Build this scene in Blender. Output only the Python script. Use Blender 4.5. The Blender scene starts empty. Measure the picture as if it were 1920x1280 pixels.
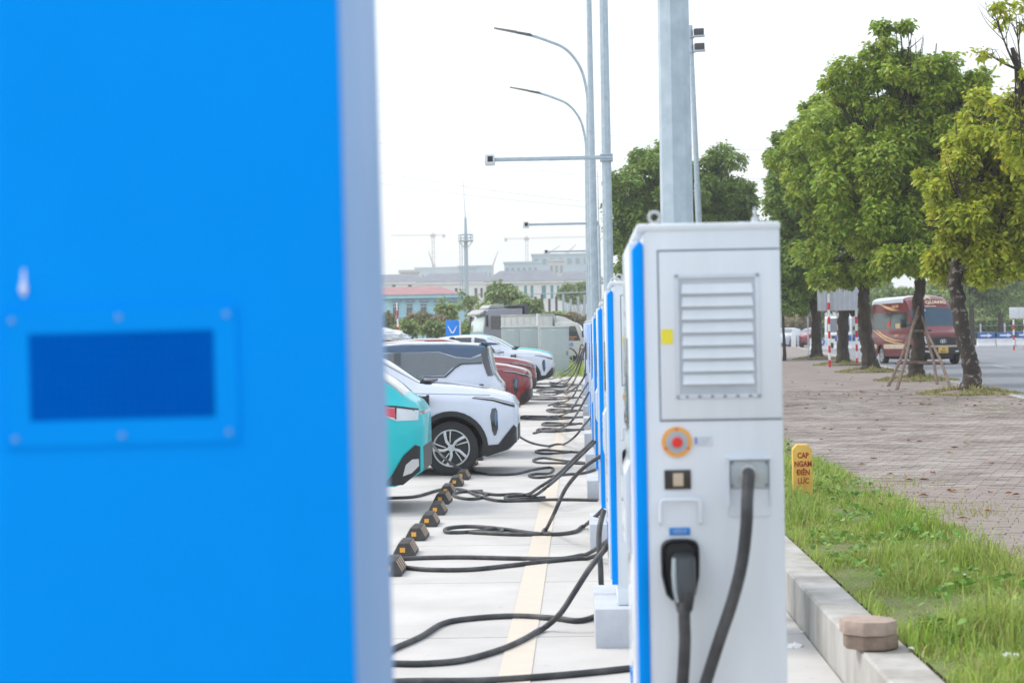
import bpy, bmesh, math, random
import numpy as np
from mathutils import Vector, Matrix, noise
random.seed(7); rng = np.random.default_rng(7)
scene = bpy.context.scene
COL = scene.collection
pi = math.pi
# ------------------------------------------------------------------ camera
FPX = 3500.0; CAMZ = 1.6
YAW = math.atan(125/FPX); PITCH = math.atan(10.25/FPX); ROLL = -0.018
F_ = Vector((-math.sin(YAW)*math.cos(PITCH), math.cos(YAW)*math.cos(PITCH), math.sin(PITCH)))
R0 = F_.cross(Vector((0,0,1))).normalized(); U0 = R0.cross(F_).normalized()
R_ = R0*math.cos(ROLL)+U0*math.sin(ROLL); U_ = -R0*math.sin(ROLL)+U0*math.cos(ROLL)
cam = bpy.data.cameras.new('camera'); camo = bpy.data.objects.new('camera', cam); COL.objects.link(camo)
M = Matrix.Identity(4)
for i in range(3):
    M[i][0]=R_[i]; M[i][1]=U_[i]; M[i][2]=-F_[i]
M[2][3]=CAMZ
camo.matrix_world = M
cam.sensor_width = 36; cam.lens = 36*FPX/1920; cam.clip_start=.1; cam.clip_end=8000
cam.dof.use_dof=True; cam.dof.focus_distance=19; cam.dof.aperture_fstop=5.0
scene.camera = camo
# ------------------------------------------------------------------ light
SUN_EL, SUN_AZ = math.radians(50), math.radians(-72)   # azimuth from +Y towards +X: sun to the left, slightly ahead, behind thin cloud
world = bpy.data.worlds.new('World'); scene.world = world; world.use_nodes=True
nt = world.node_tree; nt.nodes.clear()
sky = nt.nodes.new('ShaderNodeTexSky'); sky.sky_type='NISHITA'; sky.sun_disc=False
sky.sun_elevation=SUN_EL; sky.sun_rotation=SUN_AZ; sky.air_density=1.2; sky.dust_density=4; sky.ozone_density=1
bg1 = nt.nodes.new('ShaderNodeBackground'); bg1.inputs[1].default_value=.07
nt.links.new(sky.outputs[0], bg1.inputs[0])
bg2 = nt.nodes.new('ShaderNodeBackground'); bg2.inputs[0].default_value=(.93,.965,1,1); bg2.inputs[1].default_value=.76   # thin cloud veil
wtc=nt.nodes.new('ShaderNodeTexCoord'); wmp=nt.nodes.new('ShaderNodeMapping'); wmp.inputs['Scale'].default_value=(1,1,3.5)
wnz=nt.nodes.new('ShaderNodeTexNoise'); wnz.inputs['Scale'].default_value=2.2; wnz.inputs['Detail'].default_value=4
wmr=nt.nodes.new('ShaderNodeMapRange'); wmr.inputs[1].default_value=.3; wmr.inputs[2].default_value=.7; wmr.inputs[3].default_value=.68; wmr.inputs[4].default_value=.84
nt.links.new(wtc.outputs['Generated'],wmp.inputs[0]); nt.links.new(wmp.outputs[0],wnz.inputs['Vector']); nt.links.new(wnz.outputs['Fac'],wmr.inputs[0]); nt.links.new(wmr.outputs[0],bg2.inputs[1])
add = nt.nodes.new('ShaderNodeAddShader'); out = nt.nodes.new('ShaderNodeOutputWorld')
nt.links.new(bg1.outputs[0], add.inputs[0]); nt.links.new(bg2.outputs[0], add.inputs[1]); nt.links.new(add.outputs[0], out.inputs[0])
sl = bpy.data.lights.new('sun','SUN'); sl.energy=1.3; sl.angle=math.radians(14); sl.color=(1,.96,.9)
so = bpy.data.objects.new('sun', sl); COL.objects.link(so)
sd = Vector((math.sin(SUN_AZ)*math.cos(SUN_EL), math.cos(SUN_AZ)*math.cos(SUN_EL), math.sin(SUN_EL)))
so.rotation_euler = sd.to_track_quat('Z','Y').to_euler()
scene.view_settings.view_transform='Standard'; scene.view_settings.look='None'
scene.view_settings.exposure=0.40; scene.view_settings.gamma=1; scene.view_settings.use_curve_mapping=False
scene.cycles.max_bounces=8; scene.cycles.volume_bounces=1; scene.cycles.diffuse_bounces=3; scene.cycles.transparent_max_bounces=12
# ------------------------------------------------------------------ levels of the ground
def g(Y): return .012*min(max(Y-25,0),75)                    # car park rises gently away
def s(Y): return .25+.0085*min(max(Y-20,0),115)              # raised sidewalk
def r(Y): return s(Y)-.14                                    # road
def kerbx(Y): return 8.95+.07*(Y-37.5)
def at(px, py, Y):
    d = F_ + R_*((px-960)/FPX) + U_*((640-py)/FPX)
    return Vector((0,0,CAMZ)) + d*(Y/d.y)
def onz(px, py, zf, off=0.0):
    d = F_ + R_*((px-960)/FPX) + U_*((640-py)/FPX)
    Y=12.0
    for _ in range(60):
        z = zf(Y)+off; Y = .5*Y+.5*((z-CAMZ)/d.z)*d.y
    return Vector((0,0,CAMZ)) + d*(Y/d.y)
# ------------------------------------------------------------------ materials
MATS={}
def mat(name, col, rough=.5, metal=0, col2=None, scale=3, var=.12, bump=0, bscale=40, coat=0, island=0, trans=0, spec=.5, stretch=None, thr=None, bdist=.01, spots=0):
    if name in MATS: return MATS[name]
    m=bpy.data.materials.new(name); m.use_nodes=True; n=m.node_tree; b=n.nodes['Principled BSDF']
    b.inputs['Roughness'].default_value=rough; b.inputs['Metallic'].default_value=metal
    b.inputs['Coat Weight'].default_value=coat; b.inputs['Coat Roughness'].default_value=.05
    b.inputs['Specular IOR Level'].default_value=spec
    tc=n.nodes.new('ShaderNodeTexCoord'); mp=n.nodes.new('ShaderNodeMapping'); n.links.new(tc.outputs['Object'], mp.inputs[0])
    if stretch: mp.inputs['Scale'].default_value=stretch
    nz=n.nodes.new('ShaderNodeTexNoise'); nz.inputs['Scale'].default_value=scale; nz.inputs['Detail'].default_value=6; nz.inputs['Roughness'].default_value=.6
    n.links.new(mp.outputs[0], nz.inputs['Vector'])
    rp=n.nodes.new('ShaderNodeValToRGB'); n.links.new(nz.outputs['Fac'], rp.inputs[0])
    c2 = col2 if col2 else tuple(c*(1-var) for c in col)
    c1 = col if col2 else tuple(min(1,c*(1+var*.5)) for c in col)
    lo,hi = thr if thr else (.35,.65)
    rp.color_ramp.elements[0].position=lo; rp.color_ramp.elements[1].position=hi
    rp.color_ramp.elements[0].color=(*c2,1); rp.color_ramp.elements[1].color=(*c1,1)
    outc=rp.outputs[0]
    if spots:
        n5=n.nodes.new('ShaderNodeTexNoise'); n5.inputs['Scale'].default_value=9; n5.inputs['Detail'].default_value=8; n5.inputs['Roughness'].default_value=.75; n.links.new(tc.outputs['Object'],n5.inputs['Vector'])
        r5=n.nodes.new('ShaderNodeValToRGB'); r5.color_ramp.elements[0].position=.60; r5.color_ramp.elements[1].position=.72; r5.color_ramp.elements[0].color=(1,1,1,1); r5.color_ramp.elements[1].color=(spots*.85,spots*.82,spots*.78,1)
        n.links.new(n5.outputs['Fac'],r5.inputs[0]); mx5=n.nodes.new('ShaderNodeMixRGB'); mx5.blend_type='MULTIPLY'; mx5.inputs[0].default_value=1; n.links.new(outc,mx5.inputs[1]); n.links.new(r5.outputs[0],mx5.inputs[2]); outc=mx5.outputs[0]
    if island:
        ge=n.nodes.new('ShaderNodeNewGeometry'); hs=n.nodes.new('ShaderNodeHueSaturation')
        m1=n.nodes.new('ShaderNodeMapRange'); m1.inputs[3].default_value=1-island; m1.inputs[4].default_value=1+island
        n.links.new(ge.outputs['Random Per Island'], m1.inputs[0]); n.links.new(m1.outputs[0], hs.inputs['Value'])
        m2=n.nodes.new('ShaderNodeMath'); m2.operation='MULTIPLY'; m2.inputs[1].default_value=7.31
        m3=n.nodes.new('ShaderNodeMath'); m3.operation='FRACT'; n.links.new(ge.outputs['Random Per Island'], m2.inputs[0]); n.links.new(m2.outputs[0], m3.inputs[0])
        m4=n.nodes.new('ShaderNodeMapRange'); m4.inputs[3].default_value=.5-.035*island/.3; m4.inputs[4].default_value=.5+.012
        n.links.new(m3.outputs[0], m4.inputs[0]); n.links.new(m4.outputs[0], hs.inputs['Hue']); n.links.new(outc, hs.inputs['Color']); outc=hs.outputs[0]
    n.links.new(outc, b.inputs['Base Color'])
    if bump:
        n2=n.nodes.new('ShaderNodeTexNoise'); n2.inputs['Scale'].default_value=bscale; n2.inputs['Detail'].default_value=5; n.links.new(mp.outputs[0], n2.inputs['Vector'])
        bp=n.nodes.new('ShaderNodeBump'); bp.inputs['Strength'].default_value=bump; bp.inputs['Distance'].default_value=bdist
        n.links.new(n2.outputs['Fac'], bp.inputs['Height']); n.links.new(bp.outputs[0], b.inputs['Normal'])
    if trans:
        tr=n.nodes.new('ShaderNodeBsdfTranslucent'); n.links.new(outc, tr.inputs[0]); mx=n.nodes.new('ShaderNodeMixShader'); mx.inputs[0].default_value=trans
        o=n.nodes['Material Output']; n.links.new(b.outputs[0], mx.inputs[1]); n.links.new(tr.outputs[0], mx.inputs[2]); n.links.new(mx.outputs[0], o.inputs[0])
    MATS[name]=m; return m
WHITE=mat('cabinet white paint',(.69,.755,.815),.45,var=.06,scale=2.5,coat=.15,stretch=(3,3,.4))
WHITE2=mat('cabinet front gloss white',(.66,.74,.85),.22,var=.05,coat=.6)
BLUE=mat('bright blue paint',(.0,.30,.93),.7,var=.04,scale=1.5,spec=.05)
BLUED=mat('blue mesh backing',(.0,.105,.55),.8,spec=.0,var=.1)
GROOVE=mat('panel gap shadow grey',(.2,.24,.3),.7)
BLACK=mat('black plastic',(.018,.02,.022),.42,var=.2)
RUB=mat('dusty black cable rubber',(.03,.033,.037),.55,col2=(.09,.093,.098),scale=7,thr=(.34,.6),bump=.2)
YEL=mat('yellow sticker',(.85,.75,.05),.5)
ORNG=mat('orange ring',(.85,.42,.1),.5)
RED=mat('red button',(.75,.03,.02),.4)
STEEL=mat('galvanised steel',(.46,.55,.62),.42,metal=.35,col2=(.36,.45,.52),scale=9,bump=.05)
METAL=mat('zinc metal',(.5,.53,.55),.35,metal=.8)
CONC=mat('pale concrete floor',(.56,.55,.535),.85,col2=(.46,.45,.435),spots=.8,scale=1.1,bump=.25,bscale=60)
CONC2=mat('painted plinth concrete',(.52,.56,.62),.8,col2=(.44,.48,.54),scale=5,bump=.2)
JOINT=mat('joint dirt',(.50,.43,.37),.9)
LINE=mat('faded yellow line paint',(.62,.545,.44),.75,col2=(.56,.515,.46),scale=7,bump=.1)
WALLC=mat('rough kerb concrete',(.47,.465,.45),.9,col2=(.31,.295,.265),scale=4,stretch=(1,1,.35),bump=.5,bscale=30)
SOIL=mat('soil and dust',(.15,.12,.09),.95,col2=(.23,.19,.15),scale=2,bump=.4,bscale=20)
ASPH=mat('pale worn asphalt',(.21,.225,.25),.85,col2=(.17,.18,.20),scale=.6,bump=.2,bscale=50,stretch=(1,.25,1))
PAVE=mat('dusty grey pink paver',(.35,.315,.29),.9,col2=(.21,.175,.155),scale=1.1,bump=.4,bscale=60,island=.13)
PAVEB=mat('paver sand bed',(.13,.11,.10),.95,col2=(.20,.175,.16),scale=3,bump=.3)
BARK=mat('dark tree bark',(.075,.06,.048),.95,col2=(.028,.022,.018),scale=9,bump=.9,bscale=22,stretch=(1,1,.35),bdist=.03)
BARKL=mat('mottled lichen bark',(.055,.045,.038),.95,col2=(.30,.28,.25),scale=7,bump=.9,bscale=22,thr=(.36,.46),bdist=.03)
WOOD=mat('weathered timber prop',(.10,.06,.045),.85,col2=(.20,.15,.12),scale=12,bump=.3,stretch=(1,1,.2))
GRASSG=mat('lawn soil',(.12,.18,.035),.95,col2=(.17,.17,.08),scale=5,bump=.5)
GRASS=mat('fresh grass',(.22,.40,.045),.6,col2=(.36,.46,.12),scale=1.7,island=.3,trans=.35)
GRASSD=mat('dry grass',(.42,.36,.17),.7,col2=(.24,.34,.07),scale=3,island=.3,trans=.3)
LEAFY=mat('yellow green leaves',(.46,.54,.045),.5,col2=(.29,.41,.04),scale=1.1,island=.38,trans=.35)
LEAFG=mat('mid green leaves',(.34,.48,.05),.5,col2=(.20,.345,.04),scale=1.1,island=.36,trans=.33)
LEAFD=mat('deep green leaves',(.21,.345,.055),.5,col2=(.135,.26,.045),scale=1.1,island=.34,trans=.3)
LEAFF=mat('far leaves',(.17,.28,.08),.6,col2=(.25,.36,.11),scale=.4,island=.3,trans=.25)
LEAFR=mat('dry reddish brush',(.34,.24,.16),.8,col2=(.22,.24,.10),scale=.5,island=.3,trans=.2)
FALLEN=mat('fallen leaf',(.34,.19,.08),.8,island=.3)
LITTER=mat('white litter',(.75,.76,.78),.5)
MARKY=mat('marker yellow',(.78,.50,.10),.7,col2=(.68,.42,.10),scale=9,bump=.15)
MARKR=mat('marker red letters',(.40,.05,.03),.7)
RWH=mat('pole white paint',(.78,.79,.8),.5,var=.06); RRED=mat('pole red paint',(.62,.02,.03),.5,var=.1)
GLASS=mat('dark tinted glass',(.02,.028,.035),.04,spec=.7,coat=1,var=.1)
GLASS2=mat('clearer car glass',(.10,.13,.15),.05,spec=.7,coat=1,var=.1)
TYRE=mat('tyre rubber',(.028,.028,.03),.75,var=.2,bump=.1)
ALLOY=mat('machined alloy',(.72,.74,.76),.28,metal=.7,var=.05)
CHROME=mat('chrome',(.8,.82,.85),.12,metal=1)
PWHITE=mat('pearl white car paint',(.60,.66,.78),.25,coat=1,var=.02)
PRED=mat('crimson car paint',(.20,.008,.016),.22,coat=1,var=.04)
PTEAL=mat('turquoise car paint',(.0,.50,.56),.32,coat=.4,var=.04)
PNAVY=mat('dark blue grey roof paint',(.02,.065,.14),.2,coat=1,var=.04)
MAROON=mat('maroon van paint',(.135,.012,.02),.35,coat=.35,var=.05)
GOLD=mat('gold stripe print',(.62,.44,.22),.5,var=.1)
TAILR=mat('tail lamp red',(.55,.02,.05),.15,coat=1); LAMPW=mat('lamp lens clear',(.62,.67,.72),.12,coat=1)
SKIN=mat('skin',(.45,.27,.19),.6); HAIR=mat('black hair',(.012,.01,.01),.6); SHIRT=mat('dark shirt',(.03,.03,.035),.85)
BOXG=mat('grey cabinet paint',(.38,.45,.46),.55,var=.05)
TRWH=mat('truck white',(.68,.70,.70),.45,var=.06); TRGR=mat('truck grey violet',(.30,.31,.38),.45,var=.08); TRDK=mat('dark truck metal',(.08,.09,.11),.6)
VWALL=mat('villa white wall',(.82,.83,.84),.8,var=.06,scale=.4); VROOF=mat('grey tile roof',(.19,.21,.25),.8,var=.15,scale=.8)
BWALL=mat('pale blue wall',(.42,.70,.84),.8,var=.06,scale=.5); BROOF=mat('dusky red roof',(.36,.20,.21),.8,var=.15,scale=.8)
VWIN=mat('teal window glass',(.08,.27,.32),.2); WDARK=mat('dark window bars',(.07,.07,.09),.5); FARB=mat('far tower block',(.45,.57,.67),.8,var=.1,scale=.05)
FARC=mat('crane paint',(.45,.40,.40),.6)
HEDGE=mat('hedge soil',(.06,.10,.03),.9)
# ------------------------------------------------------------------ mesh helpers
class MB:
    def __init__(s): s.v=[]; s.f=[]
    def add(s,v,f):
        o=len(s.v); s.v+= [tuple(p) for p in v]; s.f+=[tuple(i+o for i in q) for q in f]; return s
    def box(s,x0,x1,y0,y1,z0,z1,c=0):
        if c<=0:
            v=[(x,y,z) for x in (x0,x1) for y in (y0,y1) for z in (z0,z1)]
            return s.add(v,[(0,1,3,2),(4,6,7,5),(0,4,5,1),(2,3,7,6),(0,2,6,4),(1,5,7,3)])
        bm=bmesh.new(); bmesh.ops.create_cube(bm,size=1)
        for p in bm.verts: p.co=Vector(((x0+x1)/2+p.co.x*(x1-x0),(y0+y1)/2+p.co.y*(y1-y0),(z0+z1)/2+p.co.z*(z1-z0)))
        bmesh.ops.bevel(bm,geom=bm.edges[:],offset=c,segments=2,affect='EDGES',profile=.5)
        return s.bm(bm)
    def bm(s,bm,free=True):
        bm.verts.index_update(); s.add([p.co[:] for p in bm.verts],[tuple(q.index for q in f.verts) for f in bm.faces])
        if free: bm.free()
        return s
    def tube(s,pts,rad,n=8,cap=True):
        pts=[Vector(p) for p in pts]; rads=rad if isinstance(rad,(list,tuple)) else [rad]*len(pts)
        rings=[]; prev=None
        for i,p in enumerate(pts):
            t=(pts[min(i+1,len(pts)-1)]-pts[max(i-1,0)]).normalized()
            if prev is None:
                a=Vector((0,0,1)) if abs(t.z)<.9 else Vector((1,0,0)); u=t.cross(a).normalized()
            else: u=(prev-t*prev.dot(t)).normalized()
            prev=u; w=t.cross(u)
            rings.append([p+(u*math.cos(2*pi*k/n)+w*math.sin(2*pi*k/n))*rads[i] for k in range(n)])
        v=[q for R in rings for q in R]; f=[]
        for i in range(len(rings)-1):
            for k in range(n):
                a=i*n+k; b=i*n+(k+1)%n; f.append((a,b,b+n,a+n))
        if cap: f.append(tuple(range(n))[::-1]); f.append(tuple((len(rings)-1)*n+k for k in range(n)))
        return s.add(v,f)
    def cyl(s,p,axis,r0,h,n=16,r1=None):
        p=Vector(p); a=Vector(axis).normalized(); return s.tube([p,p+a*h],[r0,r0 if r1 is None else r1],n)
    def prism(s,poly,axis,a0,a1,bev=0):
        # poly: 2D points; axis 'x','y','z' is the extrusion direction
        def P(q,a): return {'x':(a,q[0],q[1]),'y':(q[0],a,q[1]),'z':(q[0],q[1],a)}[axis]
        bm=bmesh.new(); n=len(poly)
        A=[bm.verts.new(P(q,a0)) for q in poly]; B=[bm.verts.new(P(q,a1)) for q in poly]
        bm.faces.new(A[::-1]); bm.faces.new(B)
        for i in range(n): bm.faces.new((A[i],A[(i+1)%n],B[(i+1)%n],B[i]))
        bmesh.ops.recalc_face_normals(bm,faces=bm.faces[:])
        if bev: bmesh.ops.bevel(bm,geom=bm.edges[:],offset=bev,segments=2,affect='EDGES',profile=.5)
        return s.bm(bm)
    def mesh(s,name,m=None,smooth=False):
        me=bpy.data.meshes.new(name); me.from_pydata(s.v,[],s.f)
        if m: me.materials.append(m)
        if smooth:
            me.polygons.foreach_set('use_smooth',[True]*len(me.polygons))
        me.validate(); me.update(); return me
def autosmooth(me,deg=35):
    bm=bmesh.new(); bm.from_mesh(me); bmesh.ops.recalc_face_normals(bm,faces=bm.faces[:])
    for e in bm.edges:
        e.smooth = not (len(e.link_faces)==2 and e.calc_face_angle(0)>math.radians(deg))
    for f in bm.faces: f.smooth=True
    bm.to_mesh(me); bm.free()
def obj(name,mb,m,parent=None,smooth=True,deg=35,**kw):
    if getattr(mb,'sides',None): return [obj(name,q,m,parent,smooth,deg,**kw) for q in mb.sides][0]
    me = mb if isinstance(mb,bpy.types.Mesh) else mb.mesh(name,m)
    if smooth and not isinstance(mb,bpy.types.Mesh): autosmooth(me,deg)
    o=bpy.data.objects.new(name,me); COL.objects.link(o)
    if parent: o.parent=parent
    tag(o,**kw); return o
def tag(o,label=None,cat=None,group=None,kind=None):
    if label: o['label']=label
    if cat: o['category']=cat
    if group: o['group']=group
    if kind: o['kind']=kind
    return o
def empty(name,loc=(0,0,0),rz=0,**kw):
    o=bpy.data.objects.new(name,None); COL.objects.link(o); o.location=loc; o.rotation_euler=(0,0,rz); o.empty_display_size=.2
    return tag(o,**kw)
def dup(root,loc=None,rz=None,**kw):
    def cp(o,par):
        c=o.copy(); COL.objects.link(c); c.parent=par
        for ch in list(kids.get(o,[])): cp(ch,c)
        return c
    kids={}
    for o in COL.objects:
        if o.parent: kids.setdefault(o.parent,[]).append(o)
    c=cp(root,None)
    if loc is not None: c.location=loc
    if rz is not None: c.rotation_euler=(0,0,rz)
    return tag(c,**kw)
ORD=['nearest','second nearest','third nearest','fourth nearest','fifth nearest','sixth nearest','seventh nearest','eighth nearest','ninth nearest','tenth nearest','eleventh nearest','twelfth nearest','thirteenth nearest','fourteenth nearest','fifteenth nearest','sixteenth nearest','seventeenth nearest','eighteenth nearest','nineteenth nearest','twentieth nearest']
NTH=['first','second','third','fourth','fifth','sixth','seventh','eighth','ninth','tenth','eleventh','twelfth','thirteenth','fourteenth','fifteenth','sixteenth','seventeenth','eighteenth','nineteenth','twentieth','twenty-first','twenty-second','twenty-third','twenty-fourth','twenty-fifth','twenty-sixth','twenty-seventh','twenty-eighth','twenty-ninth','thirtieth']
def text_mesh(txt,size,depth=.002,bold=0.0,spacing=1.0,align='CENTER'):
    c=bpy.data.curves.new('t','FONT'); c.body=txt; c.size=size; c.extrude=depth; c.offset=bold; c.align_x=align; c.align_y='CENTER'; c.resolution_u=3; c.space_character=spacing
    o=bpy.data.objects.new('t',c); COL.objects.link(o)
    dg=bpy.context.evaluated_depsgraph_get(); me=bpy.data.meshes.new_from_object(o.evaluated_get(dg))
    bpy.data.objects.remove(o); bpy.data.curves.remove(c); me.materials.clear(); return me
def text(name,txt,size,m,parent,loc,rot,**k):
    me=text_mesh(txt,size,**k); me.name=name; me.materials.append(m)
    o=bpy.data.objects.new(name,me); COL.objects.link(o); o.parent=parent; o.location=loc; o.rotation_euler=rot; return o
def smooth_path(pts,n=8):
    P=[Vector(p) for p in pts]; out=[]
    for i in range(len(P)-1):
        p0=P[max(i-1,0)];p1=P[i];p2=P[i+1];p3=P[min(i+2,len(P)-1)]
        for k in range(n):
            t=k/n; out.append(.5*((2*p1)+(p2-p0)*t+(2*p0-5*p1+4*p2-p3)*t*t+(3*p1-p0-3*p2+p3)*t**3))
    out.append(P[-1]); return out
def sheet(name,xf0,xf1,ys,zf,m,nx=1,**kw):
    v=[];f=[]
    for Y in ys:
        a,b=xf0(Y),xf1(Y)
        for k in range(nx+1): v.append((a+(b-a)*k/nx,Y,zf(Y)))
    n=nx+1
    for i in range(len(ys)-1):
        for k in range(nx): f.append((i*n+k,i*n+k+1,(i+1)*n+k+1,(i+1)*n+k))
    return obj(name,MB().add(v,f),m,smooth=False,**kw)
# ------------------------------------------------------------------ THE SETTING
YS=[-8,5,20,25,30,40,50,60,70,80,90,100,110,120,135,150]
xs=[-2500,-400,-60,1.26,1.38,12,60,400,2500]; yb=[-30]+YS[1:]+[200,400,900,2500]
v=[];f=[]
for Y in yb:
    for x in xs:
        v.append((x,Y,(g(Y)-.06) if x<1.3 else (r(Y)-.06)))
for i in range(len(yb)-1):
    for k in range(len(xs)-1):
        a=i*len(xs)+k; f.append((a,a+1,a+1+len(xs),a+len(xs)))
TERR=mat('rough ground with weeds',(.13,.14,.06),.95,col2=(.22,.18,.12),scale=.15,bump=.5,bscale=3)
obj('ground',MB().add(v,f),TERR,smooth=False,kind='structure')
# car park: bed + slabs + line
lot=empty('parking_lot',kind='structure')
bed=sheet('joint_bed',lambda Y:-14,lambda Y:1.235,YS[:10],lambda Y:g(Y)-.012,JOINT); bed.parent=lot
Ys=5.5
while Ys<66:
    y0,y1=Ys+.006,Ys+2.4-.006
    mb=MB()
    def slab(x0,x1):
        za,zb=g(y0),g(y1)
        mb2=MB(); mb2.add([(x0,y0,za-.01),(x1,y0,za-.01),(x1,y1,zb-.01),(x0,y1,zb-.01),(x0+.004,y0+.004,za),(x1-.004,y0+.004,za),(x1-.004,y1-.004,zb),(x0+.004,y1-.004,zb)],
            [(4,5,6,7),(0,1,5,4),(1,2,6,5),(2,3,7,6),(3,0,4,7)])
        obj('concrete_slab',mb2,CONC,lot,smooth=False)
    slab(-7.2,-.345); slab(-.335,1.21)
    if True:
        slab(-13.9,-7.21)
    Ys+=2.4
nl=sheet('bay_front_line',lambda Y:-.42,lambda Y:-.26,[5.5]+YS[2:8]+[64],lambda Y:g(Y)+.004,LINE); nl.parent=lot
# kerb wall between car park and verge
def extr(name,x0,x1,ys,z0f,z1f,m,c=.012,**kw):
    v=[];f=[]
    for Y in ys:
        z0,z1=z0f(Y),z1f(Y); a,b=(x0(Y),x1(Y)) if callable(x0) else (x0,x1)
        v+=[(a,Y,z0),(a,Y,z1-c),(a+c,Y,z1),(b-c,Y,z1),(b,Y,z1-c),(b,Y,z0)]
    n=6
    for i in range(len(ys)-1):
        for k in range(5): f.append((i*n+k,i*n+k+1,(i+1)*n+k+1,(i+1)*n+k))
    f.append((0,1,2,3,4,5)); L=(len(ys)-1)*n; f.append(tuple(L+k for k in (5,4,3,2,1,0)))
    return obj(name,MB().add(v,f),m,smooth=False,**kw)
extr('kerb_wall',1.215,1.44,[4]+list(range(5,70,3)),lambda Y:g(Y)-.1,lambda Y:s(Y)-.01+.004*math.sin(Y*2.3),WALLC,label='low pale concrete retaining kerb beside the grass verge',cat='kerb wall')
sheet('sidewalk',lambda Y:1.44,lambda Y:kerbx(Y)-.12,YS,lambda Y:s(Y)-.045,PAVEB,kind='structure')
sidewalk=COL.objects['sidewalk']
extr('road_kerb',lambda Y:kerbx(Y)-.12,lambda Y:kerbx(Y)+.06,YS,lambda Y:r(Y)-.1,lambda Y:s(Y)+.004,mat('kerb stone',(.42,.42,.42),.85,var=.2,bump=.3),c=.02,kind='structure')
sheet('road',lambda Y:kerbx(Y)+.02,lambda Y:90,YS,lambda Y:r(Y),ASPH,nx=6,kind='structure')
LW=mat('road paint',(.6,.61,.62),.7,col2=(.35,.36,.38),scale=6)
for (y0,y1,o) in ((44,48,4.2),(56,60,4.2),(68,72,4.4),(84,90,4.4),(50,56,8),(70,76,8)):
    q=MB(); q.add([(kerbx(y0)+o,y0,r(y0)+.004),(kerbx(y0)+o+.14,y0,r(y0)+.004),(kerbx(y1)+o+.14,y1,r(y1)+.004),(kerbx(y1)+o,y1,r(y1)+.004)],[(0,1,2,3)])
    obj('lane_marking',q,LW,smooth=False,kind='structure')
# verge soil
def vedge(Y): return 2.60+.30*noise.noise(Vector((Y*.45,3,0)))+.16*noise.noise(Vector((Y*1.3,7,0)))+.08*noise.noise(Vector((Y*3.7,2,0)))
sheet('grass_verge',lambda Y:1.44,lambda Y:vedge(Y)+.05,[4+.4*i for i in range(100)],lambda Y:s(Y)-.005,GRASSG,kind='structure')
# pavers: interlocking zigzag blocks
PL,PW=.225,.1125
def paver_outline(i,j):
    # long side along X; wavy long edges
    x0=i*PL+(PL/2 if j%2 else 0); y0=j*PW
    e=.014; gx=.0022
    top=[(0,1),(.25,0),(.5,1),(.75,0),(1,1)]
    lo=[(x0+gx+(PL-2*gx)*t, y0+gx+e*w) for t,w in ((0,0),(.25,1),(.5,0),(.75,1),(1,0))]
    hi=[(x0+gx+(PL-2*gx)*t, y0+PW-gx+e*w) for t,w in ((1,0),(.75,1),(.5,0),(.25,1),(0,0))]
    return lo+hi
rest=MB(); cnt=0; cand=[]
PA=math.radians(-17); CA,SA=math.cos(PA),math.sin(PA)
def rotp(x,y): return (x*CA-y*SA, 10+x*SA+y*CA)
for j in range(0,int(40/PW)):
    for i in range(-int(12/PL),int(14/PL)):
        X,Y=rotp(i*PL+(PL/2 if j%2 else 0)+PL/2,j*PW+PW/2)
        if Y<10.2 or Y>44 or X<vedge(Y)-.05 or X+.12>kerbx(Y)-.12 or X>.247*Y+.25: continue
        cand.append((Y,i,j,X))
cand.sort()
pm=None
for n_,(Y,i,j,X) in enumerate(cand):
    dz=.006*noise.noise(Vector((X*1.2,Y*1.2,0)))+random.uniform(-.003,.003)
    if n_<300:
        poly=paver_outline(0,0)
        if pm is None:
            v=[(x,y,-.045) for x,y in poly]; f=[]
            cx=sum(p[0] for p in poly)/10; cy=sum(p[1] for p in poly)/10
            v+=[(x,y,-.004) for x,y in poly]; v+=[(cx+(x-cx)*.96,cy+(y-cy)*.92,0) for x,y in poly]
            for k in range(10):
                k2=(k+1)%10; f.append((k,k2,10+k2,10+k)); f.append((10+k,10+k2,20+k2,20+k))
            for k in range(4): f.append((20+k,20+k+1,20+8-k,20+9-k))
            pm=MB().add(v,f).mesh('paver',PAVE)
        o=bpy.data.objects.new('paver',pm); COL.objects.link(o); o.parent=sidewalk
        px_,py_=rotp(i*PL+(PL/2 if j%2 else 0),j*PW); o.location=(px_,py_,s(Y)+dz); o.rotation_euler=(random.gauss(0,.008),random.gauss(0,.008),PA+random.gauss(0,.012))
    else:
        poly=[rotp(*q) for q in paver_outline(i,j)]; a=random.gauss(0,.01)
        cx=sum(p[0] for p in poly)/10; cy=sum(p[1] for p in poly)/10; z=s(Y)+dz
        v=[(x,y,z-.03) for x,y in poly]+[(cx+(x-cx)*.975,cy+(y-cy)*.93,z+(y-cy)*a) for x,y in poly]
        f=[(k,(k+1)%10,10+(k+1)%10,10+k) for k in range(10)]+[(10+k,11+k,18-k,19-k) for k in range(4)]
        rest.add(v,f)
obj('far_pavers',rest,PAVE,sidewalk,smooth=False,kind='stuff')
sheet('pavement_beyond',lambda Y:1.5,lambda Y:kerbx(Y)-.13,[43.9,60,80,100,120,135,150],lambda Y:s(Y)-.004,
      mat('distant paver surface',(.29,.255,.24),.9,col2=(.18,.15,.135),scale=1.2,bump=.5,bscale=14,stretch=(1,2,1)),kind='structure')
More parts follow.
